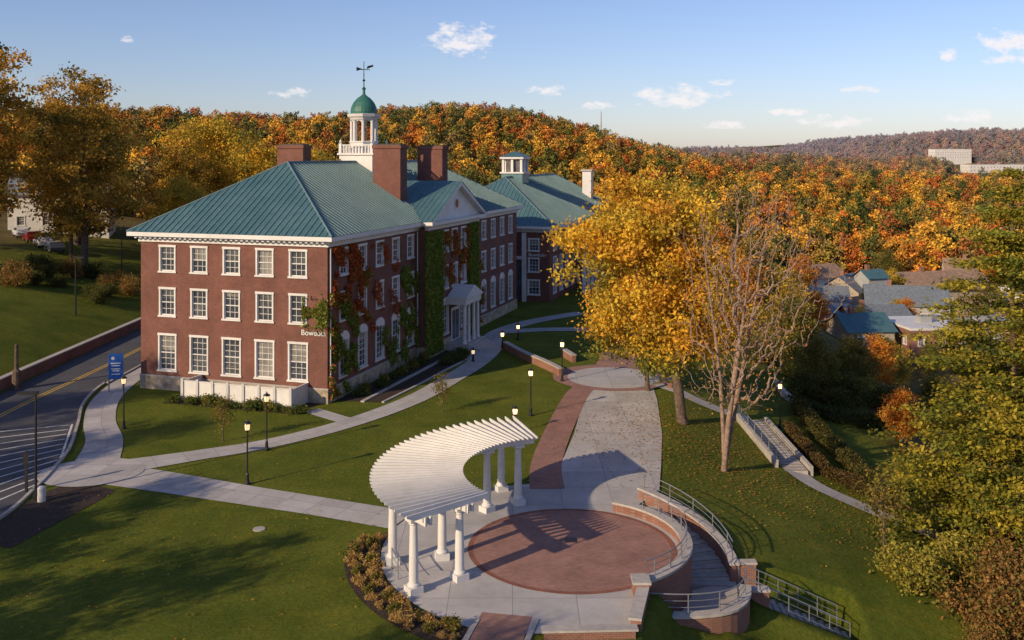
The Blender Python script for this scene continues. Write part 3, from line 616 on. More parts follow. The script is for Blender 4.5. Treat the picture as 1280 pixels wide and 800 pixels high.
def tree_mesh(name,H,lo,R,prof,seed,N,nl,ls,pal,sig,tr_,top=.8,off=(0,0),tipr=.015,bark=None,leafm=None,flat=0,w=None,shell=.5,mids=3,lean=0.35,ntrunk=1,rmax=9,spread=.16,topcol=None,tiers=0):
    rng=np.random.default_rng(seed)
    pr=PROF[prof]
    cand=rng.random(N*4); keep=cand[rng.random(N*4)<pr(cand)**1.3][:N]; tt=keep if len(keep)==N else np.concatenate([keep,rng.random(N-len(keep))])
    if tiers: tt=np.clip((np.round(tt*tiers)+rng.normal(size=N)*.16)/tiers,0,.99)
    ang=rng.random(N)*2*pi; env=.8+.28*np.sin(ang*3+tt*7+seed)*np.cos(ang*2-tt*5+seed*2)+.1*rng.normal(size=N)
    rad=R*pr(tt)*env*rng.random(N)**shell; 
    A=np.stack([off[0]*np.clip(tt+.3,0,1)+rad*np.cos(ang),off[1]*np.clip(tt+.3,0,1)+rad*np.sin(ang),lo+(H-lo)*tt],1)
    if tiers: A[:,2]-=.035*rad**2*(1-tt*.5)
    nodes=[];par=[]
    K=14
    for s in range(ntrunk):
        ph=2*pi*s/max(1,ntrunk)+seed
        for i in range(K+1):
            f=i/K; wob=.012*H
            sp=(0 if ntrunk==1 else spread*H*f**1.2)
            p=np.array([off[0]*f*.6+wob*sin(f*5+seed+s)*f+sp*cos(ph),off[1]*f*.6+wob*cos(f*4+seed)*f+sp*sin(ph),f*H*top])
            par.append(-1 if i==0 else len(nodes)-1); nodes.append(p)
    order=np.argsort(np.hypot(A[:,0]-off[0]*.5,A[:,1]-off[1]*.5)+.15*A[:,2]); arr=np.zeros((len(nodes)+N*mids+5,3)); arr[:len(nodes)]=nodes; cnt=len(nodes)
    for i in order:
        P=A[i]; D=arr[:cnt]-P; dist=np.sqrt((D**2).sum(1)); cost=dist+1.3*np.maximum(0,arr[:cnt,2]-(P[2]-lean*dist))+(arr[:cnt,2]<lo*.6)*50
        j=int(np.argmin(cost)); q=arr[j].copy(); l=dist[j]; pj=j
        for k in range(1,mids+1):
            f=k/mids; p=q+(P-q)*f+ (rng.normal(size=3)*.05*l if k<mids else 0); p[2]-=.10*l*sin(pi*f)*(1 if lean>0 else -1)
            arr[cnt]=p; par.append(pj); pj=cnt; cnt+=1
    e=2.3; acc=np.zeros(cnt); rr=np.zeros(cnt)
    for i in range(cnt-1,-1,-1):
        rr[i]=max(acc[i]**(1/e) if acc[i]>0 else tipr,tipr)
        if par[i]>=0: acc[par[i]]+=rr[i]**e
    r0=rr[0]; rr=rr*(1+(tr_/r0-1)*np.clip(rr/r0,0,1)); rr=np.clip(rr,tipr*.6,rmax)
    segs=[(arr[par[i]],arr[i],min(rr[par[i]],rr[i]*1.6+.01),rr[i]) for i in range(cnt) if par[i]>=0]
    f0=arr[0]; segs.append((f0-np.array([0,0,.6]),f0+np.array([0,0,.35]),rr[0]*1.5,rr[0]*1.02))
    Vt,Ft=tubes(segs,7)
    if nl:
        idx=rng.integers(0,N,nl); C=A[idx]+rng.normal(size=(nl,3))*np.array(sig)
        pal=np.array(pal); ci=rng.choice(len(pal),N,p=w); cb=pal[ci]*rng.uniform(.75,1.2,(N,1)); 
        own=pal[rng.choice(len(pal),nl,p=w)]; cols=(cb[idx]*.7+own*.3)*rng.uniform(.65,1.3,(nl,1))
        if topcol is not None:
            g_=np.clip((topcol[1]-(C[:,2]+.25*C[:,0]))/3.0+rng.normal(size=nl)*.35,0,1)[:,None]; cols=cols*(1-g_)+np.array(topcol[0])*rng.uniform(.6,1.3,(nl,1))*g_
        Vl,Fl,Cl=leaves(C,ls,cols,rng,flat)
        V=np.concatenate([Vt,Vl]);F=np.concatenate([Ft,Fl+len(Vt)]);mi=np.concatenate([np.zeros(len(Ft)),np.ones(len(Fl))]);cc=np.concatenate([np.ones((len(Vt),3))*.3,Cl])
    else: V,F,mi,cc=Vt,Ft,np.zeros(len(Ft)),np.ones((len(Vt),3))
    return quadmesh(name,V,F,[bark or BARK,leafm or LEAF],mi,cc)
def place(name,me,x,y,z=None,rot=0,s=1):
    o=bpy.data.objects.new(name,me); COL.objects.link(o); o.location=(x,y,Tz(x,y) if z is None else z); o.rotation_euler=(0,0,rot)
    o.scale=(s,s,s) if not hasattr(s,'__len__') else s; return o
YP=[(.80,.50,.05),(.72,.50,.07),(.76,.38,.045),(.50,.39,.06),(.27,.28,.05),(.64,.29,.05)]
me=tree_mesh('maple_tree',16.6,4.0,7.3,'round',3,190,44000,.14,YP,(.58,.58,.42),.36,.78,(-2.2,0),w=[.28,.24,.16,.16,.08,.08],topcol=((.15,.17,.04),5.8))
place('maple_tree',me,11.6,65.5)
me=tree_mesh('maple_tree',15.0,2.4,5.6,'round',5,110,20000,.14,[(.24,.24,.05),(.45,.33,.06),(.14,.17,.04)],(.6,.6,.45),.25,.78,(-1,0))
place('maple_tree',me,10.4,73.5,s=.74)
me=tree_mesh('bare_tree',17.6,4.0,6.2,'vase',11,820,1800,.085,[(.62,.27,.06),(.62,.36,.07),(.45,.20,.07)],(.45,.45,.45),.20,.82,(1.8,0),tipr=.0185,bark=BARKL,mids=4,lean=.8,shell=.5,ntrunk=3,rmax=.17,spread=.13)
place('bare_tree',me,12.7,57.5)
CP=[(.34,.30,.04),(.18,.21,.04),(.48,.38,.05),(.07,.10,.03),(.56,.42,.06)]
me=tree_mesh('larch_tree',22.0,1.4,8.8,'cone',21,680,92000,.125,CP,(.52,.52,.12),.38,.97,(0,0),flat=.9,w=[.27,.27,.18,.17,.11],lean=-.15,shell=.62,tiers=16)
place('larch_tree',me,28.0,53.5,rot=.4)
place('larch_tree',me,40.5,75,rot=2.4,s=.7)
DK=[(.18,.16,.035),(.34,.22,.045),(.54,.31,.055),(.66,.35,.06),(.10,.11,.03),(.78,.48,.07)]
OAK=[tree_mesh('oak_tree',25,5,8.3,'round',31+i,170,16000,.225,DK,(.78,.78,.42),.5,.8,(0,0),w=[.13,.2,.22,.19,.08,.18]) for i in range(2)]
for i,(x,y,s) in enumerate([(-63,112,1.10),(-53,119,.88),(-76,120,1.12),(-71,100,1.0),(-62,137,1.0),(-48,138,.72)]):
    place('oak_tree',OAK[i%2],x,y,rot=i*1.3,s=s)
YM=tree_mesh('birch_tree',19,4,6.0,'oval',41,130,14000,.19,[(.86,.54,.06),(.80,.44,.05),(.60,.42,.06),(.34,.29,.05)],(.8,.8,.6),.3,.85,(0,0))
for i,(x,y,s,z) in enumerate([(-46,150,1.15,2),(-40,146,1.0,1),(-53,160,1.1,3),(-56,122,.78,None),(-33,160,1.0,0),(-66,150,.9,5),(-45,130,.7,1.5)]): place('birch_tree',YM,x,y,z,rot=i*1.7,s=s)
MT=[tree_mesh('autumn_tree',13,2,5.2,'round',51,100,7500,.23,[(.66,.26,.04),(.54,.19,.04),(.68,.36,.06)],(.75,.75,.5),.22),
    tree_mesh('autumn_tree',13,2,4.8,'oval',52,100,7500,.23,[(.70,.46,.06),(.52,.36,.06),(.32,.27,.05)],(.75,.75,.5),.22),
    tree_mesh('autumn_tree',13,2,5.2,'round',53,100,7500,.23,[(.10,.12,.03),(.17,.17,.045),(.26,.19,.05)],(.75,.75,.5),.22)]
mt=[(27,93,2,.55),(30,104,1,.55),(25,108,0,.7),(31,118,2,.6),(26,124,0,.85),(36,128,1,.55),(24,134,2,1.0),(32,142,1,.75),(45,142,0,.45),(28,150,1,1.0),(20,152,0,1),(34,162,2,1),(26,82,2,.4),(32,90,2,.4),(38,100,0,.42),(44,112,2,.42),(50,124,1,.42),(38,86,2,.4),(30,74,0,.32),(46,156,1,.55),(24,176,1,1),(34,180,0,1),(46,180,2,.7),(-8,178,2,1.2),(-20,186,1,1.2),(-32,182,0,1.2),(6,186,1,1.2),(-14,168,2,1.3),(14,192,0,1.1),
    (66,182,1,.5),(78,190,0,.5),(90,184,2,.5),(88,222,1,.55),(94,240,2,.7),(70,232,0,.7),(112,200,1,.6),(104,208,2,.5),(84,160,0,.45),(66,152,2,.4),(118,235,0,.7),(62,196,1,.45),(58,150,2,.4),(80,200,1,.35)]
for i,(x,y,k_,s) in enumerate(mt): place('autumn_tree',MT[k_],x,y,rot=i*2.1,s=s)
for i,(x,y,s) in enumerate([(-43,29,.60),(-36,22,.58),(-26,13,.60),(-51,37,.62),(-58,46,.6),(-32,10,.55)]): place('oak_tree',OAK[i%2],x,y,rot=i,s=s)
def shrub_mesh(seed,pal,R=.5,n=700,ls=.05):
    rng=np.random.default_rng(seed); K=14; c=rng.normal(size=(K,3))*np.array([.34,.34,.2])*R+np.array([0,0,.5*R]); c[:,2]=np.abs(c[:,2])
    C=c[rng.integers(0,K,n)]+rng.normal(size=(n,3))*R*.2; C[:,2]=np.abs(C[:,2])
    Vl,Fl,Cl=leaves(C,ls,leafcols(n,pal,rng,.4),rng)
    Vt,Ft=tubes([(np.zeros(3),p,.02,.008) for p in c],4)
    return quadmesh('shrub',np.concatenate([Vt,Vl]),np.concatenate([Ft,Fl+len(Vt)]),[BARK,LEAF],np.concatenate([np.zeros(len(Ft)),np.ones(len(Fl))]),np.concatenate([np.ones((len(Vt),3)),Cl]))
SG=[shrub_mesh(1,[(.08,.11,.03),(.13,.15,.04)],.6,1200,.06),shrub_mesh(2,[(.16,.17,.04),(.26,.19,.05)],.5,1000,.06),shrub_mesh(3,[(.52,.34,.12),(.38,.25,.10)],.4,800,.05)]
BG=[shrub_mesh(4,[(.36,.20,.06),(.25,.13,.05),(.20,.18,.05)],2.2,4600,.095),shrub_mesh(5,[(.26,.25,.05),(.40,.32,.06)],2.0,4600,.095),shrub_mesh(6,[(.08,.10,.03),(.14,.13,.04)],2.0,4600,.095)]
for i in range(13): p=loc(B1,-2.95+.15*sin(i*3),.6+i*.85); place('shrub',SG[i%2],p[0],p[1],0,i,1.0+.25*sin(i*5))
for i in range(10): p=loc(B1,3+i*1.4,-1.2-.3*sin(i*4)); place('shrub',SG[i%2],p[0],p[1],0,i,1.0+.3*sin(i*3))
for i in range(7): p=loc(B1,15+i*.7,-3.4-.4*sin(i*4)); place('shrub',SG[0],p[0],p[1],0,i,1.0)
rg=random.Random(4)
for i in range(34):
    t=radians(174+66*i/33+rg.uniform(-1,1)); r=9.5+(.35 if i%2 else -.35)+rg.uniform(-.12,.12); place('shrub',SG[[2,2,1][i%3]],CX+r*cos(t),CY+r*sin(t),0,i,rg.uniform(.5,.9))
for i in range(18):
    x=rg.uniform(19,29);y=rg.uniform(39,50); place('shrub',BG[rg.choice([0,0,1])],x,y,None,i,rg.uniform(.5,1.1))
for i in range(26):
    x=rg.uniform(23.5,34);y=rg.uniform(79,104); place('shrub',BG[rg.choice([0,1,2,2])],x,y,None,i,rg.uniform(.6,1.1))
for i in range(16):
    x=rg.uniform(-61,-45);y=rg.uniform(104,118); place('shrub',BG[rg.choice([0,2,2])],x,y,None,i,rg.uniform(.5,1))
SAP=tree_mesh('sapling',2.6,.8,.8,'oval',61,30,900,.06,[(.15,.16,.04),(.3,.2,.05)],(.2,.2,.2),.04)
for x,y,s in ((-18.2,60.5,1),(-4.9,67.5,.95),(19.6,50.6,1.6)): place('sapling',SAP,x,y,s=s)
def hedge(name,P,w,h,n,pal,seed=1):
    rng=np.random.default_rng(seed); P=np.array(P,float); sg=np.linalg.norm(np.diff(P,axis=0),axis=1); c=np.concatenate([[0],np.cumsum(sg)]); t=rng.random(n)*c[-1]
    x=np.interp(t,c,P[:,0]);y=np.interp(t,c,P[:,1]); x+=rng.uniform(-w/2,w/2,n);y+=rng.uniform(-w/2,w/2,n)
    z=T(x,y)+h*(1-rng.random(n)**2)*(1+.15*np.sin(t*2.1))
    Vl,Fl,Cl=leaves(np.stack([x,y,z],1),.07,leafcols(n,pal,rng,.4),rng); me=quadmesh(name,Vl,Fl,[LEAF],None,Cl); o=bpy.data.objects.new(name,me); COL.objects.link(o)
hedge('hedge',[(22.8,76.5),(22.3,70),(22.6,61)],1.3,1.0,14000,[(.08,.09,.025),(.14,.11,.04)],1)
hedge('hedge',[(19.9,69),(19.9,61.5),(21.5,59.5),(24,58)],.9,.8,11000,[(.10,.075,.03),(.16,.10,.04)],2)
hedge('hedge',[(22.5,76.5),(26,76),(31,77)],1.3,1.0,9000,[(.05,.07,.025),(.08,.09,.03)],3)
rng=np.random.default_rng(15)
Cs=[]
for (x,y,r,n) in ((10.5,65,7,2600),(13,57,7,2200),(-52,112,12,2500),(25,54,9,2600),(-16,42,12,800),(16,62,8,1200),(4,58,14,500)):
    Cs.append(np.stack([x+rng.normal(size=n)*r*.55,y+rng.normal(size=n)*r*.55],1))
Cs=np.concatenate(Cs); Cs=Cs[~((np.hypot(Cs[:,0]-CX,Cs[:,1]-CY)<8.4))]
z=T(Cs[:,0],Cs[:,1])+.075; V_,F_,c_=leaves(np.column_stack([Cs,z]),.055,leafcols(len(Cs),[(.5,.3,.06),(.4,.18,.05),(.3,.15,.06)],rng,.4),rng,flat=4)
o=bpy.data.objects.new('fallen_leaves',quadmesh('fallen_leaves',V_,F_,[LEAF],None,c_)); COL.objects.link(o)
def ivy(regs):
    rng=np.random.default_rng(9);Vs=[];Fs=[];Cs=[];b=0
    for (x0,x1,y,z0,z1,n,pal,thr) in regs:
        C=np.stack([rng.uniform(x0,x1,n),y-np.abs(rng.normal(size=n))*.13-.06,rng.uniform(z0,z1,n)],1)
        nz=np.sin(C[:,0]*2.3+np.sin(C[:,2]*1.1)*2)+np.sin(C[:,2]*1.7+C[:,0])+.5*np.sin(C[:,2]*5+C[:,0]*4)+rng.normal(size=n)*.25
        C=C[nz>thr]; V_,F_,c_=leaves(C,.11,leafcols(len(C),pal,rng,.4),rng); Vs.append(V_);Fs.append(F_+b);Cs.append(c_); b+=len(V_)
    return quadmesh('ivy',np.concatenate(Vs),np.concatenate(Fs),[LEAF],None,np.concatenate(Cs))
GR=[(.14,.21,.04),(.20,.26,.05),(.30,.30,.06)];RD=[(.46,.09,.045),(.55,.17,.05),(.34,.11,.04)]
me=ivy([(15.7,19.6,-1.0,.3,11.2,16000,GR,-3),(26.6,29.3,-1.0,.3,11.4,10000,GR,-3),(12.6,16.2,0,.5,8.5,9000,GR,.2),(.2,4.6,0,.3,7.5,10000,GR,.3),(2.5,7,0,5,9.5,5000,GR+RD,.7),(3.2,5.2,0,6,11.3,6500,RD,-.3),(.3,4.0,0,7,11.3,6000,RD,.4),(19.3,26.6,-1.0,6,11,8000,RD+RD+GR,.4),(.1,1.6,0,.3,8,4000,RD+GR,.1),(29.6,34,0,.5,7,5000,GR+RD,.6),(9,13,0,.5,4,3000,GR,.4),(7,12,0,4,11,5000,RD,1.1)])
o=bpy.data.objects.new('ivy',me); COL.objects.link(o); o.location=(B1[0],B1[1],0); o.rotation_euler=(0,0,ANG)
rng=np.random.default_rng(5); n=3600
C=np.stack([-np.abs(rng.normal(size=n))*.12-.06,rng.uniform(-.1,2.0,n),6.5+rng.normal(size=n)*.42],1); C=C[np.sin(C[:,1]*4)+np.sin(C[:,2]*5)+rng.normal(size=len(C))*.4+ (1.3-C[:,1])>-.1]
V_,F_,c_=leaves(C,.1,leafcols(len(C),GR+[(.25,.20,.05)],rng,.4),rng); me=quadmesh('ivy',V_,F_,[LEAF],None,c_); o=bpy.data.objects.new('ivy',me); COL.objects.link(o); o.location=(B1[0],B1[1],0); o.rotation_euler=(0,0,ANG)

# distant forest (instanced)
rng=np.random.default_rng(77)
def cand(y0,y1,sp,xl,xr):
    out=[]
    y=y0
    while y<y1:
        s=sp*(1+max(0,(y-300))/1200); w=y*.62+40; xx=np.arange(max(-w,xl),min(w,xr),s); out.append(np.stack([xx+rng.uniform(-.5,.5,len(xx))*s,y+rng.uniform(-.5,.5,len(xx))*s],1)); y+=s*.85
    return np.concatenate(out)
Cn=cand(165,2000,7.2,-1500,1500)
x_,y_=Cn[:,0],Cn[:,1]
HALLS=[(570,1250),(455,900),(350,1120)]
bad=((y_<246)&(x_>50)&(x_<150)&(y_>150)) | ((y_<200)&(x_>-42)&(x_<60)) | ((y_<195)&(x_>30)) | ((x_<-42)&(y_<175))
for (hx,hy),hw in zip(HALLS,(34,42,22)): bad|=(np.abs(x_-hx*y_/hy)<hw)&(y_<hy+15)&(y_>hy-(95 if hy!=900 else 150))
bad|=(rng.random(len(Cn))<.08)
Cn=Cn[~bad]
protos=[]
for i in range(5):
    pf=['round','oval','round','oval','cone'][i]
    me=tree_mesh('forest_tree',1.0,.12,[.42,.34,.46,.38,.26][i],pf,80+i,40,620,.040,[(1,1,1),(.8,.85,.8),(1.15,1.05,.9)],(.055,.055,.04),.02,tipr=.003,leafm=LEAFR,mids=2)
    if i==4:
        c=np.empty(len(me.vertices)*4,np.float32); me.attributes['Col'].data.foreach_get('color',c); c=c.reshape(-1,4); c[:,:3]*=np.array([.3,.5,.5]); me.attributes['Col'].data.foreach_set('color',c.ravel())
    protos.append(me)
pick=rng.choice(5,len(Cn),p=[.30,.22,.23,.19,.06])
for i in range(5):
    Q=Cn[pick==i]; n=len(Q); zz=T(Q[:,0],Q[:,1]); s=rng.uniform(8,13,n)*(1+np.maximum(0,Q[:,1]-700)/3000); a=rng.random(n)*2*pi
    V=[]
    for k in range(4):
        t=a+k*pi/2+pi/4; V.append(np.stack([Q[:,0]+s*.7071*np.cos(t),Q[:,1]+s*.7071*np.sin(t),zz-.4],1))
    V=np.stack(V,1).reshape(-1,3); me=quadmesh('distant_forest',V,np.arange(4*n).reshape(n,4),[GRASS])
    o=bpy.data.objects.new('distant_forest',me); COL.objects.link(o); o.instance_type='FACES'; o.use_instance_faces_scale=True; o.instance_faces_scale=1.0
    o.show_instancer_for_render=False; o.show_instancer_for_viewport=False
    c=bpy.data.objects.new('forest_tree_crown',protos[i]); COL.objects.link(c); c.parent=o

# ---------------------------------------------------------------- lamps, signs
def lamp(x,y,h=3.5,lit=False,z=None):
    m=MB(); m.revolve(0,0,[(.16,0),(.16,.12),(.1,.2),(.085,.55),(.05,.65),(.042,h-.62),(.07,h-.58),(.12,h-.52)],12,BLACK)
    m.revolve(0,0,[(.12,h-.5),(.14,h-.3),(.13,h-.15)],10,LAMPON if lit else LAMPOFF)
    for k in range(4): a=k*pi/2; m.tube((.145*cos(a),.145*sin(a),h-.52),(.16*cos(a),.16*sin(a),h-.13),.012,.012,4,BLACK)
    m.revolve(0,0,[(.22,h-.16),(.2,h-.1),(.07,h-.02),(.03,h+.06),(.01,h+.12)],12,BLACK)
    m.obj('street_lamp',None,(x,y,Tz(x,y) if z is None else z))
for a in [(-15.0,58.7,3.5,0),(-14.5,52.6,3.5,0),(-25.6,63.3,3.5,0),(1.3,66.5,3.3,1),(4.0,76.6,3.3,1),(.2,62.6,1.7,1),(-.9,90,1.6,1),(.6,94,1.6,1),(19.6,70.2,3.4,1),(-3.4,84,1.2,0),(13.6,92,3.2,0)]: lamp(a[0],a[1],a[2],bool(a[3]))
m=MB(); m.revolve(0,0,[(.14,0),(.14,.3),(.07,.35),(.05,5.6)],10,BLACK); m.box(-.9,.1,-.14,.14,5.55,5.68,BLACK); m.obj('light_pole',None,(-24.9,50.2,0))
m=MB(); m.revolve(0,0,[(.2,0),(.2,.7),(.17,.78),(.05,.82)],14,WHITE); m.obj('bollard',None,(-24.5,50.0,0))
m=MB(); m.box(-.06,.06,-.06,.06,0,2.2,BLACK); m.box(-.14,.14,-.08,-.062,1.5,2.1,BLACK); m.obj('sign_post',None,(-26.0,51.4,0))
m=MB(); m.revolve(0,0,[(.35,0),(.3,1.4),(.15,1.6),(.14,3.3),(.1,3.5)],10,BARK); m.obj('utility_post',None,(-38.2,74,0))
for x,y,h in ((-45,99,6),(-50,123,4.5)): 
    m=MB(); m.revolve(0,0,[(.1,0),(.06,h)],8,BLACK); m.box(-.1,.9,-.1,.1,h-.1,h+.02,BLACK); m.obj('light_pole',None,(x,y,Tz(x,y)))
m=MB(); m.tube((-.5,0,0),(-.5,0,2.9),.05,.05,8,METAL); m.tube((.5,0,0),(.5,0,2.9),.05,.05,8,METAL); m.box(-.52,.52,-.09,-.052,1.0,2.95,SIGNB)
m.tube((-.2,-.1,2.6),(-.2,-.094,2.6),.13,.13,14,WHITE)
for i,(w_,z_) in enumerate([(.36,2.18),(.3,2.0),(.33,1.75),(.25,1.6),(.3,1.35)]): m.box(-w_,w_,-.1,-.092,z_,z_+.07,WHITE)
m.obj('campus_sign',None,(-30.2,73.2,0),radians(12))
for x,y in ((-7,56.5),(-12.2,46.3)): m=MB(); m.revolve(0,0,[(.3,0),(.3,.03)],14,CAP); m.obj('utility_cover',None,(x,y,0))
def car(x,y,z,rot,c):
    mt_=simple('car_paint',c,.25,.02,2); m=MB(); 
    prof=[(-2.2,.35),(-2.25,.75),(-2.0,.95),(-1.5,1.0),(-.9,1.42),(.7,1.45),(1.4,.98),(2.1,.85),(2.25,.6),(2.2,.35)]
    n=len(prof)
    vs=[(p[0],-.88 if p[1]<1.1 else -.7,p[1]) for p in prof]+[(p[0],.88 if p[1]<1.1 else .7,p[1]) for p in prof]
    m.add(vs,[tuple(range(n)),tuple(range(n,2*n))]+[(i,(i+1)%n,n+(i+1)%n,n+i) for i in range(n)],mt_)
    for s in (-1,1): m.add([(-1.35,s*.88,1.02),(1.2,s*.88,1.02),(.65,s*.76,1.38),(-.85,s*.76,1.38)],[(0,1,2,3)],GL[0])
    for wx in (-1.4,1.4):
        for s in (-1,1): m.tube((wx,s*.7,.34),(wx,s*.92,.34),.34,.34,16,TIRE); m.tube((wx,s*.9,.34),(wx,s*.93,.34),.2,.2,12,METAL)
    m.obj('parked_car',None,(x,y,z),rot)
for i,(x,y,c) in enumerate([(-64,131,(.7,.7,.72)),(-67,134,(.3,.02,.02)),(-70,137,(.6,.62,.65)),(-61,128,(.05,.06,.09))]): car(x,y,Tz(x,y)+.02,2.2,c)

def house(name,x,y,z,w,d,h,rise,rot,wm,rm,flat=False,deep=3):
    e=empty(name,(x,y,z),rot); m=MB()
    for (o,dd,n,L_) in (((-w/2,-d/2),(1,0),(0,-1),w),((w/2,-d/2),(0,1),(1,0),d),((-w/2,d/2),(0,-1),(-1,0),d)):
        f=Fac(m,o,dd,n); k_=max(1,int(L_/3.2)); st_=max(1,int(h/3.1)); op=[]
        for i in range(k_):
            for j in range(st_): c=(i+.5)*L_/k_; op.append((c-.5,c+.5,1+j*3.0,2.3+j*3.0))
        f.wall(0,L_,-deep,h,op,wm,m)
    m.box(-w/2+.05,w/2-.05,d/2-.1,d/2,-deep,h,wm); m.obj('walls',e); r=MB(); o=.5
    if flat: r.box(-w/2-.1,w/2+.1,-d/2-.1,d/2+.1,h,h+.4,rm); r.box(-1,1,-1,1,h+.4,h+1.4,GREYW); r.box(w*.25,w*.25+1.5,1,2.4,h+.4,h+1.2,METAL)
    else:
        r.add([(-w/2-o,-d/2-o,h),(w/2+o,-d/2-o,h),(w/2+o,d/2+o,h),(-w/2-o,d/2+o,h),(-w/2-o,0,h+rise),(w/2+o,0,h+rise)],[(0,1,5,4),(2,3,4,5)],rm)
        r.add([(-w/2,-d/2,h),(-w/2,d/2,h),(-w/2,0,h+rise-.1)],[(0,1,2)],wm); r.add([(w/2,-d/2,h),(w/2,d/2,h),(w/2,0,h+rise-.1)],[(0,1,2)],wm)
        r.box(-w*.2-.4,-w*.2+.4,-.4,.4,h,h+rise+1,BRICKW)
    r.obj('roof',e)
house('brown_roof_house',101,228,-17,22,14,4,3.8,.25,TAN,BROWNROOF)
house('grey_roof_house',84,205,-17,16,12,3.8,3.6,-.3,GREYW,DARKROOF)
house('grey_roof_house',75,216,-17,9,9,5,3.4,.9,TAN,DARKROOF)
house('teal_roof_house',60.5,167,-15,8,9,3.2,2.6,.1,TAN,ROOF)
house('teal_roof_house',80,214,-17,5,5,8,1.8,.3,GREYW,ROOF)
house('flat_roof_shop',72,168,-15,11,12,3.6,0,.1,BRICKW,WHITE,True)
house('flat_roof_shop',86,176,-16,14,10,3.2,0,.2,TAN,GREYW,True)
house('grey_roof_house',116,215,-17,14,10,4,3,.3,WHITE,DARKROOF)
house('brown_roof_house',96,190,-17,14,10,3.6,3,-.5,TAN,BROWNROOF)
house('brown_roof_house',76,240,-16,12,9,4,3,.5,WHITE,BROWNROOF)
house('grey_roof_house',67,206,-16.5,9,8,4,2.8,-.2,WHITE,DARKROOF)
house('teal_roof_house',57,182,-16.5,9,8,3.6,2.4,.5,BRICKW,ROOF)
house('grey_roof_house',70,186,-17,12,8,3.6,2.6,.15,BRICKW,DARKROOF)
house('brown_roof_house',118,243,-16,16,10,5,3,-.3,WHITE,BROWNROOF)
for (hx,hy),(w_,h_,up) in zip(HALLS,((50,12,6),(64,10,5),(34,8,5))): house('white_hall',hx,hy,Tz(hx,hy)+up,w_,16,h_,0,.1,WHITE,CAP,True,12)
house('white_house',-70,150,Tz(-70,150)+.2,14,10,5.5,3,.3,WHITE,DARKROOF)
house('white_house',-52,170,2,14,10,5.5,3,-.3,WHITE,DARKROOF)
m=MB(); m.tube((0,0,0),(0,0,16),.6,.25,6,METAL); m.obj('radio_mast',None,(52,560,28))

# ---------------------------------------------------------------- light & sky
S=Vector((-.74,-.67,0)).normalized(); el=radians(23)
Sd=Vector((S.x*cos(el),S.y*cos(el),sin(el)))
sl_=bpy.data.lights.new('sun','SUN'); sl_.energy=5.0; sl_.angle=radians(.5); sl_.color=(1,.77,.48)
so=bpy.data.objects.new('sun',sl_); COL.objects.link(so); so.rotation_euler=(-Sd).to_track_quat('-Z','Y').to_euler()
wd=bpy.data.worlds.new('World'); scn.world=wd; wd.use_nodes=True; nt=wd.node_tree; nt.nodes.clear()
out=nt.nodes.new('ShaderNodeOutputWorld'); bg=nt.nodes.new('ShaderNodeBackground'); sky=nt.nodes.new('ShaderNodeTexSky'); sky.sky_type='NISHITA'; sky.sun_disc=False
sky.sun_elevation=el; sky.sun_rotation=atan2(S.x,S.y)%(2*pi); sky.air_density=1.0; sky.dust_density=.6; sky.ozone_density=3.5; sky.altitude=200
tn=nt.nodes.new('ShaderNodeMix'); tn.data_type='RGBA'; tn.blend_type='MULTIPLY'; tn.inputs[0].default_value=1; nt.links.new(sky.outputs[0],tn.inputs[6]); tn.inputs[7].default_value=(.98,.88,1.0,1)
tc=nt.nodes.new('ShaderNodeTexCoord'); sep=nt.nodes.new('ShaderNodeSeparateXYZ'); nt.links.new(tc.outputs['Generated'],sep.inputs[0])
def M(op,a,b=None,c=None,clamp=False):
    n=nt.nodes.new('ShaderNodeMath'); n.operation=op; n.use_clamp=clamp
    for i,v in enumerate((a,b,c)):
        if v is None: continue
        if isinstance(v,bpy.types.NodeSocket): nt.links.new(v,n.inputs[i])
        else: n.inputs[i].default_value=v
    return n.outputs[0]
yy=M('MAXIMUM',sep.outputs[1],.001); ax=M('DIVIDE',sep.outputs[0],yy); az=M('DIVIDE',sep.outputs[2],yy)
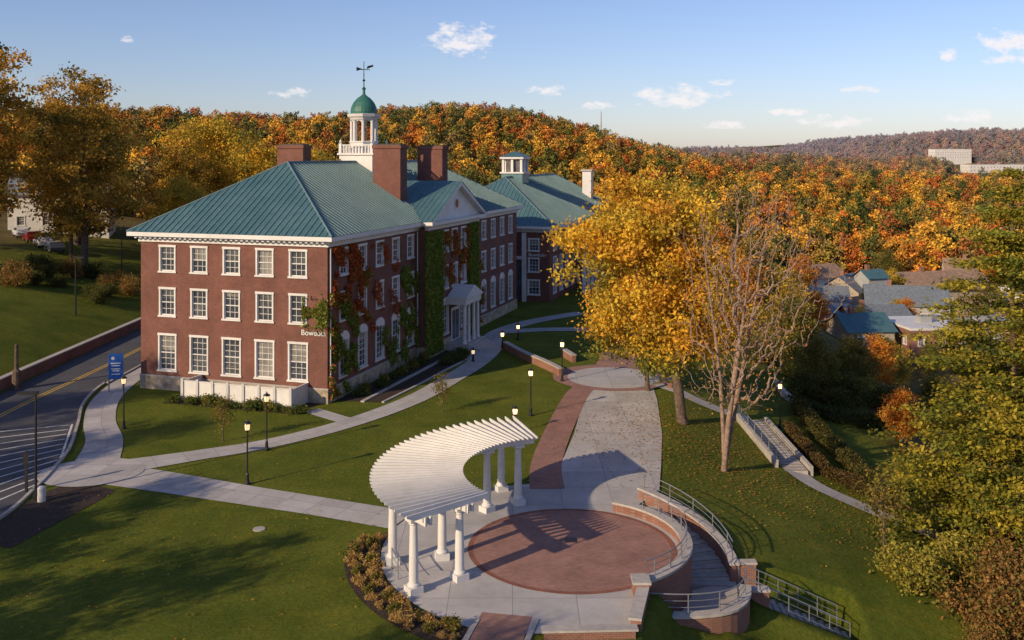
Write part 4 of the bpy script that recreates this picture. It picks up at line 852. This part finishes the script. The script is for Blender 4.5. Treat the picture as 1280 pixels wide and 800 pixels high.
cb=nt.nodes.new('ShaderNodeCombineXYZ'); nt.links.new(ax,cb.inputs[0]); nt.links.new(M('MULTIPLY',az,1.9),cb.inputs[1])
ns=nt.nodes.new('ShaderNodeTexNoise'); ns.inputs['Scale'].default_value=52; ns.inputs['Detail'].default_value=7; ns.inputs['Roughness'].default_value=.66; nt.links.new(cb.outputs[0],ns.inputs['Vector'])
tot=None
for (u,v,w_,h_) in [(577,50,46,23),(845,121,60,16),(680,113,26,8),(366,116,26,7),(1042,152,50,9),(910,157,32,7),(1262,52,48,17),(1187,68,14,10),(1212,146,38,9),(745,133,20,6),(985,140,28,5),(1075,112,28,5),(1265,74,36,8),(160,48,10,5),(905,103,26,5)]:
    dx=M('DIVIDE',M('SUBTRACT',ax,(u-640)/1200),w_/1200); dz=M('DIVIDE',M('SUBTRACT',az,(195-v)/1200),h_/1200)
    q=M('SUBTRACT',1,M('ADD',M('MULTIPLY',dx,dx),M('MULTIPLY',dz,dz))); q=M('MAXIMUM',q,-1.5); tot=q if tot is None else M('MAXIMUM',tot,q)
den=M('MULTIPLY_ADD',M('SUBTRACT',ns.outputs['Fac'],.53),5.0,M('MULTIPLY',tot,.95)); den=M('MULTIPLY',den,1.0,clamp=True); den=M('MULTIPLY',den,M('GREATER_THAN',sep.outputs[1],.01)); den=M('MULTIPLY',den,.85)
mx=nt.nodes.new('ShaderNodeMix'); mx.data_type='RGBA'; nt.links.new(den,mx.inputs[0]); nt.links.new(tn.outputs[2],mx.inputs[6]); mx.inputs[7].default_value=(7.2,6.8,6.8,1)
nt.links.new(mx.outputs[2],bg.inputs[0]); bg.inputs[1].default_value=.135; nt.links.new(bg.outputs[0],out.inputs[0])

cam=bpy.data.cameras.new('camera'); co=bpy.data.objects.new('camera',cam); COL.objects.link(co); co.location=(0,0,18); co.rotation_euler=(pi/2,0,0)
cam.sensor_width=36; cam.lens=33.75; cam.shift_y=-205/1280; cam.clip_end=12000; cam.clip_start=.5; scn.camera=co
scn.view_settings.view_transform='Standard'; scn.view_settings.look='None'; scn.view_settings.exposure=0
